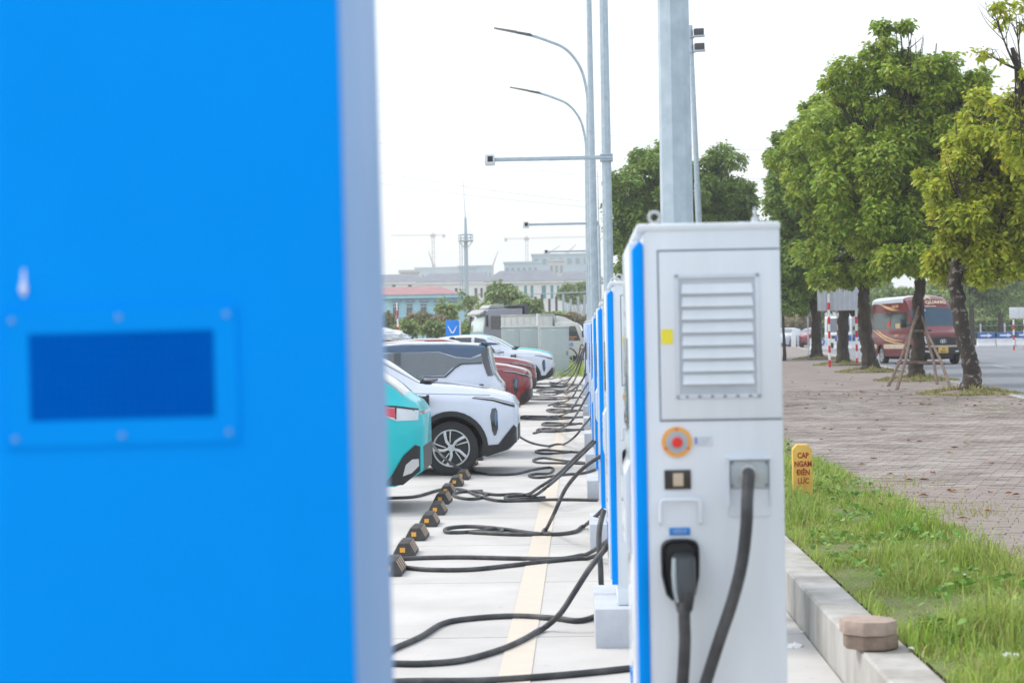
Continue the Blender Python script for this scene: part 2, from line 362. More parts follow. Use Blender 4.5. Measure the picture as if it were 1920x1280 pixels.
# ------------------------------------------------------------------ grass blades
def blades(name,X,Y,Z,H,m,wid=.006,lean=.6,parent=None,**kw):
    n=len(X); a=rng.uniform(0,2*pi,n); l=rng.uniform(.1,lean,n)*H; w=wid*rng.uniform(.6,1.4,n)
    dx,dy=np.cos(a),np.sin(a); px,py=-dy*w,dx*w
    V=np.zeros((n,5,3))
    V[:,0]=np.stack([X-px,Y-py,Z],1); V[:,1]=np.stack([X+px,Y+py,Z],1)
    V[:,2]=np.stack([X-px*.8+dx*l*.35,Y-py*.8+dy*l*.35,Z+H*.6],1); V[:,3]=np.stack([X+px*.8+dx*l*.35,Y+py*.8+dy*l*.35,Z+H*.6],1)
    V[:,4]=np.stack([X+dx*l,Y+dy*l,Z+H*rng.uniform(.75,1,n)],1)
    b=np.arange(n)[:,None]*5; T=np.stack([b+[0,1,3],b+[0,3,2],b+[2,3,4]],1).reshape(-1,3)
    return npmesh(name,V.reshape(-1,3),T,m,parent,**kw)
def npmesh(name,V,F,m,parent=None,**kw):
    me=bpy.data.meshes.new(name); k=F.shape[1]
    me.vertices.add(len(V)); me.vertices.foreach_set('co',V.astype(np.float32).ravel())
    me.loops.add(F.size); me.loops.foreach_set('vertex_index',F.astype(np.int32).ravel())
    me.polygons.add(len(F)); me.polygons.foreach_set('loop_start',np.arange(0,F.size,k,dtype=np.int32)); me.polygons.foreach_set('loop_total',np.full(len(F),k,dtype=np.int32))
    me.materials.append(m); me.update(calc_edges=True); me.validate()
    o=bpy.data.objects.new(name,me); COL.objects.link(o)
    if parent: o.parent=parent
    return tag(o,**kw)
def verge(n,ylo,yhi,h0,h1,m,name,label,wid,edge=0):
    Y=rng.uniform(ylo,yhi,n); X=rng.uniform(1.425,3.1,n)
    ve=np.array([vedge(y) for y in Y]); dens=np.array([noise.noise(Vector((x*2.2,y*1.1,1))) for x,y in zip(X,Y)])
    keep=(X<ve+.09*rng.standard_normal(n)+edge) & (dens>-.98+.8*np.clip(X-ve+.3,0,1))
    X,Y,dens=X[keep],Y[keep],dens[keep]
    H=.8*rng.uniform(h0,h1,len(X))*(.8+2.0*np.clip(dens,-.35,.8))*rng.choice([1,1,1,1.7],len(X))*np.clip((vedge(10)-X)*2.5+.35,.3,1)
    Z=np.array([s(y)-.008 for y in Y]); return blades(name,X,Y,Z,H,m,wid,.9,label=label,cat='grass',kind='stuff')
verge(100000,6.8,27,.03,.12,GRASS,'grass','bright green grass growing on the verge beside the kerb',.0032)
verge(42000,6.8,27,.02,.10,GRASSD,'dry_grass','straw coloured dry grass mixed through the green verge',.003,.12)
verge(5000,27,45,.08,.2,GRASS,'far_grass','grass growing behind the near charger along the kerb',.008)
wy_=rng.uniform(8,24,260); wx_=rng.uniform(1.5,2.6,260)
leaf_cloud_args=(wx_,wy_)
# patches of weeds on pavement
wx=[];wy=[]
for (px,py,n,sx,sy) in ((1790,957,500,.25,.5),(1690,905,250,.2,.5),(1880,768,300,.6,1),(1900,1040,300,.12,.4),(1560,905,500,.2,1),(1650,925,500,.16,.9)):
    p=onz(px,py,s); wx+=list(p.x+rng.normal(0,sx,n)); wy+=list(p.y+rng.normal(0,sy,n))
blades('pavement_weeds',np.array(wx),np.array(wy),np.array([s(y)-.005 for y in wy]),rng.uniform(.015,.06,len(wx)),GRASSD,.003,.9,label='sparse dry weeds growing between the pavers',cat='weeds',kind='stuff')
# fallen leaves
mb=MB()
for _ in range(150):
    Y=rng.uniform(11.5,62); X=rng.uniform(2.8,min(.245*Y,kerbx(Y)-.2)) if .245*Y>2.9 else 2.8
    if rng.random()<.3: Y=rng.uniform(34,44); X=rng.uniform(5,8.8)
    a=rng.uniform(0,6.28); l=rng.uniform(.03,.065); w=l*.45; z=s(Y)+.012; c,sn=math.cos(a),math.sin(a)
    pts=[(-l,0,.004),(0,-w,.018),(l,0,.0),(0,w,.02)]
    mb.add([(X+c*x-sn*y,Y+sn*x+c*y,z+zz) for x,y,zz in pts],[(0,1,2),(0,2,3)])
obj('fallen_leaves',mb,FALLEN,smooth=False,label='brown fallen leaves scattered over the paved sidewalk',cat='leaves',kind='stuff')
# litter
def litter(px,py,sz,label,zf=s):
    p=onz(px,py,zf); bm=bmesh.new(); bmesh.ops.create_icosphere(bm,subdivisions=2,radius=1)
    sd_=random.random()*50
    for q in bm.verts:
        q.co*= .75+.7*noise.noise(q.co*1.6+Vector((sd_,0,0))); q.co=Vector((q.co.x*sz,q.co.y*sz,abs(q.co.z)*sz*.55))
    o=obj('litter',MB().bm(bm),LITTER,smooth=False,label=label,cat='litter'); o.location=p
for (px,py,sz,lab) in ((1505,1185,.02,'pale pebble like scrap on the floor against the kerb wall'),(1748,995,.014,'tiny white scrap at the ragged upper edge of the verge'),(1905,1120,.02,'white scrap near the right edge above the crumpled paper')): litter(px,py,sz,lab,g if px<1520 else s)
litter(1895,1232,.05,'crumpled white paper on the grass at the right edge of the picture')
litter(1712,1216,.025,'small white scrap in the grass just right of the paver stone',)
litter(1810,1078,.022,'small white wrapper in the upper right of the grass verge')
litter(1490,1212,.05,'crumpled white plastic cup in the gutter beside the kerb wall',g)
litter(1876,1262,.018,'tiny white scrap below the crumpled paper in the grass')
litter(1630,1028,.014,'tiny white scrap in the middle of the grass verge')
# ------------------------------------------------------------------ CHARGERS
CX=.156; CZ1=5.31; CSP=4.69; CW=.418; CD=.70     # front plane X, first near face Y, spacing, depth in X, width in Y
def rrect(x0,x1,y0,y1,rr,n=5):
    P=[]
    for cx,cy,a in ((x1-rr,y0+rr,-pi/2),(x1-rr,y1-rr,0),(x0+rr,y1-rr,pi/2),(x0+rr,y0+rr,pi)):
        for k in range(n+1): t=a+pi/2*k/n; P.append((cx+rr*math.cos(t),cy+rr*math.sin(t)))
    return P
def L(px,py):     # photograph position on the near side of the first cabinet -> local x,z
    p=at(px,py,CZ1); return p.x-CX,p.z
def build_charger():
    root=empty('ev_charger',(CX,CZ1,0))
    top=1.93
    # cabinet body: profile in x,z with chamfered top edges
    b=MB().prism([(.03,.21),(CW,.21),(CW,top-.012),(CW-.012,top),(.05,top),(.03,top-.02)],'y',0,CD,.004)
    obj('body',b,WHITE,root)
    obj('top_cap',MB().box(.012,CW+.003,-.004,CD+.004,top-.012,top+.012,.008),WHITE,root)
    obj('base_band',MB().box(.028,CW+.002,-.002,CD+.002,.212,.30,.003),WHITE,root)
    # blue side trim at both edges of the front, white glossy front between
    tr=MB().prism([(0,.32),(.031,.32),(.031,top-.05),(.022,top-.035),(.0,top-.06)],'y',-.006,.05,.004)
    obj('blue_trim',tr,BLUE,root)
    tr=MB().prism([(0,.32),(.031,.32),(.031,top-.05),(.022,top-.035),(.0,top-.06)],'y',CD-.05,CD+.006,.004)
    obj('blue_trim',tr,BLUE,root)
    obj('front_panel',MB().box(-.012,.03,.052,CD-.052,.34,top-.035,.012),WHITE2,root)
    obj('front_screen',MB().box(-.017,-.010,.2,.5,1.35,1.62,.003),GLASS,root)
    obj('front_bezel',MB().prism([(-.03,1.02),(-.012,.98),(-.012,1.26),(-.03,1.22)],'y',.16,.54,.004),WHITE2,root)
    obj('front_emblem',MB().prism([(.31,.62),(.335,.62),(.36,.56),(.385,.62),(.41,.62),(.365,.5),(.355,.5)],'x',-.016,-.011),BLUE,root)
    # groove frame and door
    x0,z1=L(1234,472); x1=CW-.002; z0=L(1240,787)[1]
    gr=MB()
    for a in ((x0-.004,x1,z1,z1+.005),(x0-.004,x1,z0-.005,z0),(x0-.004,x0,z0,z1)): gr.box(a[0],a[1],-.0015,.01,a[2],a[3])
    obj('door_gap',gr,GROOVE,root,smooth=False)
    obj('door',MB().box(x0+.001,x1,-.004,.004,z0+.001,z1-.001,.002),WHITE,root)
    # vent
    vx0,vz1=L(1264,515); vx1,vz0=L(1427,745)
    fr=MB()
    for a in ((vx0,vx1,vz1-.012,vz1),(vx0,vx1,vz0,vz0+.012),(vx0,vx0+.012,vz0,vz1),(vx1-.012,vx1,vz0,vz1)): fr.box(a[0],a[1],-.009,-.003,a[2],a[3],.0015)
    obj('vent_frame',fr,mat('vent frame paint',(.62,.68,.75),.5),root)
    obj('vent_recess',MB().box(vx0+.012,vx1-.012,-.0045,-.003,vz0+.012,vz1-.012),mat('vent recess',(.50,.56,.62),.6),root,smooth=False)
    lv0=L(1275,533)[1]; lv1=L(1275,727)[1]; lm=None
    n=8; h=(lv0-lv1)/n
    for k in range(n):
        z=lv0-k*h
        m=MB().add([(vx0+.022,-.005,z),(vx1-.022,-.005,z),(vx1-.018,-.015,z-h*.74),(vx0+.018,-.015,z-h*.74),(vx1-.018,-.004,z-h*.78),(vx0+.018,-.004,z-h*.78)],[(0,3,2,1),(3,5,4,2),(0,5,3),(1,2,4)])
        obj('louvre',m,WHITE,root,smooth=False)
    for k in range(6):
        c=vx0+.03+(vx1-vx0-.06)*k/5
        obj('vent_clip',MB().box(c-.004,c+.004,-.012,-.008,vz0+.003,vz0+.009),GROOVE,root,smooth=False)
    a=L(1240,645); b_=L(1261,617); obj('warning_sticker',MB().box(a[0],b_[0],-.006,-.0041,a[1],b_[1]),YEL,root,smooth=False)
    # emergency stop
    c=L(1269,828); es=obj('emergency_stop',MB().cyl((c[0],0,c[1]),(0,-1,0),.043,.007,32),ORNG,root)
    obj('guard_disc',MB().cyl((c[0],-.007,c[1]),(0,-1,0),.031,.004,32),mat('disc grey',(.42,.48,.54),.5),es)
    obj('button',MB().tube([(c[0],-.011,c[1]),(c[0],-.026,c[1]),(c[0],-.030,c[1])],[.013,.015,.012],20),RED,es)
    for k in range(3):
        rb=MB(); t=pi/2+k*2*pi/3; rb.box(c[0]+.0365*math.cos(t)-.004,c[0]+.0365*math.cos(t)+.004,-.0085,-.0068,c[1]+.0365*math.sin(t)-.002,c[1]+.0365*math.sin(t)+.002)
        obj('ring_mark',rb,RED,es,smooth=False)
    c=L(1320,826); obj('notice_plate',MB().box(c[0]-.028,c[0]+.024,-.0025,0,c[1]-.014,c[1]+.014,.001),mat('notice paper',(.66,.72,.79),.6),root)
    obj('notice_icon',MB().box(c[0]-.026,c[0]-.019,-.0035,-.0024,c[1]-.008,c[1]+.010),mat('notice blue print',(.15,.25,.55),.6),root,smooth=False)
    tl=MB()
    for k in range(3): tl.box(c[0]-.014,c[0]+.018-.004*k,-.0033,-.0024,c[1]+.007-.007*k,c[1]+.0085-.007*k)
    obj('notice_text',tl,mat('notice grey print',(.35,.4,.48),.6),root,smooth=False)
    # card reader
    a=L(1246,917); b_=L(1295,880); cr=obj('card_reader',MB().box(a[0],b_[0],-.006,0,a[1],b_[1],.002),mat('reader black brown',(.035,.028,.022),.35),root)
    mx=(a[0]+b_[0])/2; obj('reader_screen',MB().box(mx-.013,mx+.016,-.008,-.0058,a[1]+.009,b_[1]-.009,.001),mat('reader beige',(.55,.46,.34),.4),cr)
    # bail handle
    a=L(1238,980); b_=L(1312,935); hb=MB(); rr=.012
    P=[(a[0],0,a[1]),(a[0],-.016,a[1]+.002),(a[0],-.018,b_[1]-rr),(a[0]+rr*.3,-.018,b_[1]-rr*.3),(a[0]+rr,-.018,b_[1]),(b_[0]-rr,-.018,b_[1]),(b_[0]-rr*.3,-.018,b_[1]-rr*.3),(b_[0],-.018,b_[1]-rr),(b_[0],-.016,a[1]+.002),(b_[0],0,a[1])]
    obj('bail_handle',hb.tube(P,.0055,10),WHITE,root)
    a=L(1255,1003); b_=L(1294,988); obj('name_strip',MB().box(a[0],b_[0],-.003,0,a[1],b_[1],.001),mat('strip blue',(.02,.22,.62),.5),root)
    me=text_mesh('CCS 2',.013,.0004); me.materials.append(WHITE); o=bpy.data.objects.new('strip_lettering',me); COL.objects.link(o); o.parent=root; o.location=((a[0]+b_[0])/2,-.0038,(a[1]+b_[1])/2); o.rotation_euler=(pi/2,0,0)
    # holster
    a=L(1240,1124); b_=L(1311,1008); mx=(a[0]+b_[0])/2
    P=[]; w=(b_[0]-a[0])/2; zt=b_[1]; zb=a[1]
    for t in range(0,13): 
        ang=pi*t/12; P.append((mx+w*math.copysign(abs(math.cos(ang))**.6,math.cos(ang)),zt-.042+.042*abs(math.sin(ang))**.6))
    P+=[(mx-w*.98,zb+.07),(mx-w*.75,zb+.015),(mx-w*.5,zb),(mx+w*.5,zb),(mx+w*.75,zb+.015),(mx+w*.98,zb+.07)]
    ho=MB(); n=len(P)
    for (y,sc) in ((0,1.0),(-.022,.97),(-.026,.90)): pass
    v=[]; rings=[(0,1.0),(-.022,.98),(-.027,.92),(-.020,.80),(-.004,.76)]
    cz=(zt+zb)/2
    for (y,sc) in rings: v+=[(mx+(p[0]-mx)*sc,y,cz+(p[1]-cz)*(1-(1-sc)*.6)) for p in P]
    f=[]
    for i in range(len(rings)-1):
        for k in range(n): f.append((i*n+k,i*n+(k+1)%n,(i+1)*n+(k+1)%n,(i+1)*n+k))
    f.append(tuple((len(rings)-1)*n+k for k in range(n)))
    obj('gun_holster',ho.add(v,f),BLACK,root)
    # cable outlet hood
    a=L(1368,968); b_=L(1442,860)
    hd=MB(); z0,z1=a[1],b_[1]; zm=z1-.085
    v=[(a[0],-.001,z0),(b_[0],-.001,z0),(a[0],-.002,z1),(b_[0],-.002,z1),(a[0]+.003,.035,zm),(b_[0]-.003,.035,zm)]
    rec=MB()  # side cheeks that give the outlet its depth
    rec.box(a[0]-.004,a[0],-.016,0,z0+.03,z1+.004); rec.box(b_[0],b_[0]+.004,-.016,0,z0+.03,z1+.004); rec.box(a[0]-.004,b_[0]+.004,-.018,0,z1,z1+.006)
    obj('outlet_hood',rec,WHITE,root,smooth=False)
    obj('outlet_slope',MB().add([(a[0],-.0025,z0),(b_[0],-.0025,z0),(b_[0],-.002,zm),(a[0],-.002,zm)],[(0,1,2,3)]),mat('outlet slope paint',(.64,.70,.77),.5),root,smooth=False)
    pl=obj('outlet_plate',MB().box(a[0]+.003,b_[0]-.003,-.006,-.002,zm+.004,z1-.002,.002),mat('outlet plate',(.45,.51,.53),.45,metal=.3),root)
    for cx in (a[0]+.009,b_[0]-.009):
        for cz_ in (zm+.012,z1-.010): obj('screw',MB().cyl((cx,-.006,cz_),(0,-1,0),.004,.002,8),GROOVE,pl)
    c=L(1403,886)
    obj('cable_gland',MB().tube([(c[0],0,c[1]),(c[0],-.02,c[1]-.001),(c[0],-.035,c[1]-.004)],[.026,.026,.02],20),mat('gland grey',(.48,.5,.5),.5),root)
    # lifting eyes and antenna
    for (x,y) in ((.068,.06),(.05,CD-.06),(CW-.05,CD-.06)):
        e=MB().tube([(x+   .016*math.cos(t*pi/8),y,top+.034+.016*math.sin(t*pi/8)) for t in range(17)],.005,8,False); e.cyl((x,y,top+.008),(0,0,1),.014,.014,12)
        obj('lifting_eye',e,METAL,root)
    obj('antenna',MB().tube([(CW-.06,.09,top),(CW-.06,.09,top+.03),(CW-.06,.09,top+.032),(CW-.06,.09,top+.06)],[.014,.010,.005,.004],10),METAL,root)
    return root
ch=build_charger(); chargers=[ch]
tag(ch,'nearest white charger with louvred vent, red stop button and holstered gun','charger','white and blue chargers in the row')
for k in range(1,11):
    Y=CZ1+CSP*k
    c=dup(ch,(CX,Y,g(Y)),label=f'{ORD[k]} white charger with blue front trim in the row along the car park')
    chargers.append(c)
for k in range(0,11):
    Y=CZ1+CSP*k
    o=obj('concrete_plinth',MB().box(0,.66,0,1.0,-.02,.208,.008),CONC2,None,label=f'{ORD[k]} pale concrete plinth, under the {ORD[k]} charger of the row',cat='plinth',group='plinths under the chargers')
    o.location=(.06,Y-.12,g(Y))
# ---- big blue cabinet close to the camera
X1,Yn,Yf=-.249,2.0,2.40
bc=empty('blue_cabinet',(-.6+.0144,2.19,0),label='big blurred blue cabinet with a mesh vent filling the left foreground',cat='cabinet')
bc.rotation_euler=(0,-.009,0)
def B(px,py,Y=Yn): p=at(px,py,Y); return p.x+.6,p.z
obj('body',MB().box(-.36,.351,-.178,.212,.2,2.35,.008),mat('cabinet side pale blue',(.24,.42,.72),.5,var=.05,spec=.3),bc)
obj('front_panel',MB().box(-.362,.351,-.190,-.1785,.2,2.35,.006),BLUE,bc)
obj('plinth',MB().box(-.38,.37,-.2,.22,-.01,.2,.01),CONC2,bc)
ax,az=B(14,838); bx,bz=B(444,574)
ix0,iz0=B(58,790); ix1,iz1=B(402,620)
fr=MB()
for q in ((ax,bx,iz1,bz),(ax,bx,az,iz0),(ax,ix0,iz0,iz1),(ix1,bx,iz0,iz1)): fr.box(q[0],q[1],-.194,-.189,q[2],q[3])
obj('vent_frame',fr,BLUE,bc,smooth=False)
obj('vent_backing',MB().box(ix0,ix1,-.1915,-.1895,iz0,iz1),BLUED,bc,smooth=False)
ms=MB(); st=.0085; nx=int((ix1-ix0)/st)
for k in range(nx+1):
    x=ix0+k*st; ms.box(x-.0009,x+.0009,-.1932,-.1916,iz0,iz1)
for k in range(int((iz1-iz0)/st)+1):
    z=iz0+k*st; ms.box(ix0,ix1,-.1934,-.1917,z-.0009,z+.0009)
obj('vent_mesh',ms,mat('mesh wire blue',(.0,.15,.66),.7,spec=.0),bc,smooth=False,kind='stuff')
SCR=mat('bright screw',(.22,.42,.72),.4,metal=.3)
for (px,py) in ((25,601),(225,596),(426,592),(30,822),(230,817),(430,812)):
    x,z=B(px,py); obj('screw',MB().tube([(x,-.194,z),(x,-.1965,z),(x,-.198,z)],[.0034,.0032,.002],14),SCR,bc)
x,z=B(47,542); obj('drip',MB().tube([(x,-.19,z+.022),(x,-.1925,z+.008),(x,-.194,z),(x,-.1925,z-.008)],[.001,.002,.0045,.001],10),mat('drip white',(.85,.88,.95),.3),bc)
# ------------------------------------------------------------------ CABLES
CR=.0165
def cable(pts,label,rad=CR,gun=None,n=8):
    P=[]
    for p in pts:
        if len(p)==2: q=onz(p[0],p[1],g,rad*1.02); 
        elif len(p)==3: q=at(*p)
        else: q=Vector(p[:3])
        P.append(q)
    S=smooth_path(P,6)
    for q in S: q.z=max(q.z,g(q.y)+rad*1.02)
    return obj('charging_cable',MB().tube(S,rad,n),RUB,smooth=True,deg=80,label=label,cat='cable',group='black charging cables in the row')
# near charger: outlet cable and gun cable
y1=CZ1-.035
p=at(1403,888,y1)
c1=cable([(1403,887,y1),(1404,893,y1-.04),(1401,935,y1-.075),(1399,990,y1-.085),(1390,1060,y1-.08),(1372,1130,y1-.07),(1350,1195,y1-.06),(1326,1270,y1-.05),(1300,1350,y1-.04),(1270,1440,y1-.02),(1235,1500,y1+0)],'thick black cable leaving the round gland of the nearest charger',.0172,n=14)
gx,gz=L(1279,1050)
c2=cable([(1283,1128,y1-.075),(1283,1160,y1-.075),(1284,1200,y1-.07),(1281,1260,y1-.06),(1274,1340,y1-.05),(1262,1430,y1-.03),(1240,1520,y1)],'black cable of the gun held in the holster of the nearest charger',.0172,n=14)
def gunmesh(P,W):
    m=MB(); n=14; v=[];f=[]
    for (c,(a,b)) in zip(P,W):
        for k in range(n):
            t=2*pi*k/n; v.append((c[0]+a*math.copysign(abs(math.cos(t))**.7,math.cos(t)),c[1],c[2]) if False else (c[0]+a*math.copysign(abs(math.cos(t))**.7,math.cos(t)),c[1]+b*math.copysign(abs(math.sin(t))**.7,math.sin(t)),c[2]))
    for i in range(len(P)-1):
        for k in range(n): f.append((i*n+k,i*n+(k+1)%n,(i+1)*n+(k+1)%n,(i+1)*n+k))
    f.append(tuple(range(n))); f.append(tuple((len(P)-1)*n+k for k in range(n))); return m.add(v,f)
GUN=mat('gun plastic dark grey',(.045,.052,.06),.28,var=.1)
GUNL=mat('gun highlight silver grey',(.30,.36,.38),.3)
pts=[at(1281,1036,y1+.01),at(1281,1045,y1-.02),at(1281,1075,y1-.04),at(1282,1105,y1-.055),at(1283,1128,y1-.06),at(1283,1147,y1-.062)]
gm=gunmesh(pts,[(.026,.02),(.034,.03),(.035,.034),(.033,.032),(.027,.028),(.020,.022)])
obj('charging_gun',gm,GUN,c2)
pts=[at(1264,1046,y1-.045),at(1264,1075,y1-.058),at(1266,1105,y1-.07),at(1271,1128,y1-.078)]
obj('gun_highlight',gunmesh(pts,[(.006,.012),(.007,.015),(.006,.014),(.005,.008)]),GUNL,c2)  # silver grey strip stands in for the highlight on the dark gun
pts=[at(1291,1108,y1-.08),at(1291,1122,y1-.088),at(1290,1143,y1-.086)]
obj('gun_collar',gunmesh(pts,[(.012,.012),(.015,.014),(.013,.012)]),BLACK,c2)
cable([(560,1292),(740,1277),(900,1275),(1060,1264),(1180,1252),(1290,1240)],'black cable crossing the very bottom of the bare concrete floor')
cable([(560,1225),(660,1240),(740,1243),(800,1243),(870,1236),(940,1216),(985,1196),(1018,1178),(1050,1150,10.45),(1078,1108,10.5),(1105,1066,10.5),(1130,1034,10.55),(1146,1010,10.55)],'long black cable sweeping up from the floor to the second nearest charger')
cable([(620,1262),(700,1232),(740,1214),(790,1192),(830,1168),(880,1159),(960,1154),(1040,1158),(1082,1163),(1112,1156),(1150,1140)],'black cable looping over the floor towards the second nearest plinth')
cable([(690,1058),(740,1048),(850,1044),(960,1046),(1050,1047),(1095,1040),(1125,1024,13.9),(1150,1004,13.2)],'upper of two nearly parallel black cables behind the second charger')
cable([(690,1052),(738,1060),(800,1067),(880,1067),(960,1059),(1040,1050),(1100,1046),(1130,1034,13.6),(1150,1018,13.0)],'lower of two nearly parallel black cables behind the second charger')
cable([(1132,958,11.2),(1125,985,11.1),(1123,1020,11.05),(1126,1060,11.0),(1127,1090,11.0),(1128,1100,11.05)],'short black cable hanging down behind the second nearest charger',.017)
cable([(1016,1001),(1024,992),(1040,960,15.0),(1058,920,15.0),(1078,893,14.9),(1100,872,14.8),(1130,852,14.7)],'black cable rising steeply from the floor loops to the third charger')
cable([(1130,955,15.1),(1112,972,15.3),(1095,986),(1078,996),(1040,1001),(1000,999),(950,992),(900,987),(860,987),(836,991),(838,997),(870,997),(905,994),(930,990),(942,993),(930,998),(880,997),(960,1001),(1010,1001)],'flat looped black cable lying in front of the third plinth')
cable([(640,928),(700,934),(735,933),(780,930),(828,917),(865,917),(900,930),(935,938),(980,938),(1050,936),(1120,937)],'black cable draped over a wheel stop and running to the third charger')
cable([(905,920),(862,922),(850,928),(870,934),(895,934),(912,926),(890,921),(930,927),(985,927),(1010,914,18.5),(1045,890,19.0),(1080,856,19.2),(1112,826,19.3)],'black cable curving up from tangled loops beside the wheel stops')
cable([(1022,932),(990,934),(955,936),(948,931),(970,929),(1000,929),(1022,915,18.2),(1052,890,18.8),(1085,858,19.0),(1116,828,19.3)],'black cable running close beside the one rising from the tangled loops')
cable([(786,742,23.2),(790,775,23.1),(800,812,23.0),(818,842,22.8),(845,868,22.6),(880,884),(920,889),(965,888),(1000,880),(1028,876),(1038,879),(1030,887),(1005,888),(992,891),(1010,895),(1060,889),(1090,887),(1116,880)],'black cable from the nearest white car passing in front of its alloy wheel')
cable([(1115,870),(1085,866),(1045,862),(1020,858),(1000,862),(1010,867),(1050,868),(1095,869)],'flat black cable loop just beyond the nearest white car, lower one')
cable([(1100,848),(1060,846),(1020,843),(1004,846),(1020,850),(1050,849),(1072,846)],'flat black cable loop beyond the nearest white car, upper one')
cable([(966,812,27.5),(980,822,27),(1000,831,26.5),(1030,836),(1056,833),(1078,818,27.5),(1095,797,28),(1108,782,28.4)],'black cable sagging from beneath the nearest white car nose to a charger')
def loops(y,x0,x1,label,seed):
    R_n=random.Random(seed); P=[(x1+8,y-2)]
    for k in range(3):
        a=R_n.uniform(0,10)
        P+=[((x0+x1)/2+a,y+3-k),(x0+6+a,y+2.5-k),(x0+a,y-k*.8),(x0+10+a,y-2.5-k*.5),((x0+x1)/2+a,y-2)]
    P.append((x1+10,y-1)); return cable(P,label)
loops(806,1005,1085,'tangled flat black cable loops beside the fifth charger plinth',1)
loops(783,975,1085,'long flat black cable loops beyond the cable that sags from the car nose',2)
loops(760,1035,1088,'short black cable loop beside the sixth charger plinth',3)
loops(746,985,1085,'black cable loops near the nose of the nearest red car',4)
loops(795,1010,1082,'small tangled black cable coil between two larger floor loops past the white car',5)
loops(770,1020,1086,'black cable loops just beyond the long flat loops, level with the red car bumper',6)
loops(733,1005,1082,'thin black cable loops on the floor level with the nearest red bonnet',7)
loops(722,1030,1080,'thin farthest black cable loops near the weeds at the end of the car park',8)
for k,(a,b,c_,Yc) in enumerate((((1012,739),(1060,738),(1090,716),35),((1000,735),(1055,733),(1083,700),38),((1004,724),(1050,724),(1080,692),43),((1030,716),(1058,714),(1084,684),47),((1010,709),(1050,708),(1080,682),50),((1022,704),(1052,700),(1082,672),53))):
    cable([a,((a[0]+b[0])/2,a[1]+1.5),b,(b[0]+14,b[1]-8,Yc),(c_[0],c_[1],Yc),(c_[0]+8,c_[1]-26,Yc),(1098,642+3*k,Yc)],f'{NTH[k]} thin black cable from the left in the bundle hanging off the far chargers',n=6)
for k in range(3):
    Yc=28+4.69*k
    cable([(1000+14*k,812-26*k),(1040+8*k,806-26*k),(1066+4*k,795-26*k,Yc-.6),(1086,768-24*k,Yc-.2),(1104,735-20*k,Yc)],f'{NTH[k]} in line of the cables curving up to the middle chargers')
# ------------------------------------------------------------------ WHEEL STOPS
YEP=mat('reflective amber patch',(.85,.42,.06),.5); STB=mat('dusty stop rubber',(.035,.036,.04),.8,col2=(.09,.085,.08),scale=6,bump=.3); STT=mat('worn tan stripe',(.50,.38,.29),.8)
def wheelstop():
    root=empty('wheel_stop')
    P=[(-.085,0),(.085,0),(.085,.024),(.038,.108),(-.038,.108),(-.085,.024)]
    obj('rubber_block',MB().prism(P,'y',0,.44,.006),STB,root)
    obj('end_reflector',MB().box(-.03,.010,-.004,.002,.038,.074),YEP,root,smooth=False)
    obj('end_reflector',MB().box(-.03,.010,.438,.444,.038,.074),YEP,root,smooth=False)
    for k in range(4):
        y=.04+.10*k
        v=[(.081,y,.030),(.081,y+.055,.030),(.0405,y+.055,.104),(.0405,y,.104)]
        for sgn in (1,-1):
            q=[(sgn*(x+.0035),yy,z+.002) for x,yy,z in v]
            obj('stripe',MB().add(q,[(0,1,2,3)]),STT,root,smooth=False)
    return root
ws=wheelstop()
ylist=[13.1,14.3,15.5,16.7,17.85,19.1,20.2,21.5,22.55,24.0,25.2,26.15,27.3,29,30.2,31.5,32.7,34,35.2,36.5,37.7,39,40.2,41.5,42.7,43.6,45.2]
for k,Y in enumerate(ylist):
    lab=f'black rubber wheel stop with amber patches, {NTH[k]} from the near end of its row'
    if k==0: o=ws; tag(o,lab,'wheel stop','wheel stops in a row before the cars'); o.location=(-1.36,Y,g(Y)+.001)
    else: o=dup(ws,(-1.37-min(.11,(Y-14)*.011)+random.uniform(-.025,.02),Y,g(Y)+.001),random.uniform(-.02,.02),label=lab)
# ------------------------------------------------------------------ CARS
def lerp(T,d):
    if d<=T[0][0]: return T[0][1]
    for (a,b),(c,e) in zip(T,T[1:]):
        if d<=c: return b+(e-b)*(d-a)/(c-a)
    return T[-1][1]
class Spec: pass
def sedan_spec():
    S=Spec(); S.L=4.24; S.W=[(0,.60),(.06,.70),(.16,.79),(.35,.855),(.7,.895),(1.2,.905),(3.2,.905),(3.7,.88),(4.0,.82),(4.16,.72),(4.24,.6)]
    S.zt=[(0,.90),(.05,.97),(.15,1.02),(.48,1.10),(.81,1.145),(1.15,1.17),(1.25,1.20),(1.67,1.45),(1.9,1.545),(2.2,1.60),(2.8,1.605),(3.3,1.56),(3.6,1.50),(3.95,1.27),(4.08,1.15),(4.18,1.08),(4.24,1.0)]
    S.zs=[(0,.86),(.1,.93),(.5,.98),(1.2,1.02),(3.5,1.05),(4.1,1.03),(4.24,.95)]
    S.zl=[(0,.42),(.1,.30),(.4,.22),(4.0,.24),(4.24,.42)]
    S.yr=[(0,.80),(.5,.80),(1.15,.80),(1.5,.72),(2.0,.66),(3.3,.66),(3.8,.72),(4.24,.8)]
    S.dr=[(0,.02),(.5,.03),(1.15,.03),(1.6,.05),(2.0,.055),(3.5,.055),(4,.04),(4.24,.02)]
    S.wx=[.83,3.56]; S.R=.345; S.AR=.40; S.ws=(1.2,1.95); S.rw=(3.62,4.06); S.tw=.86
    return S
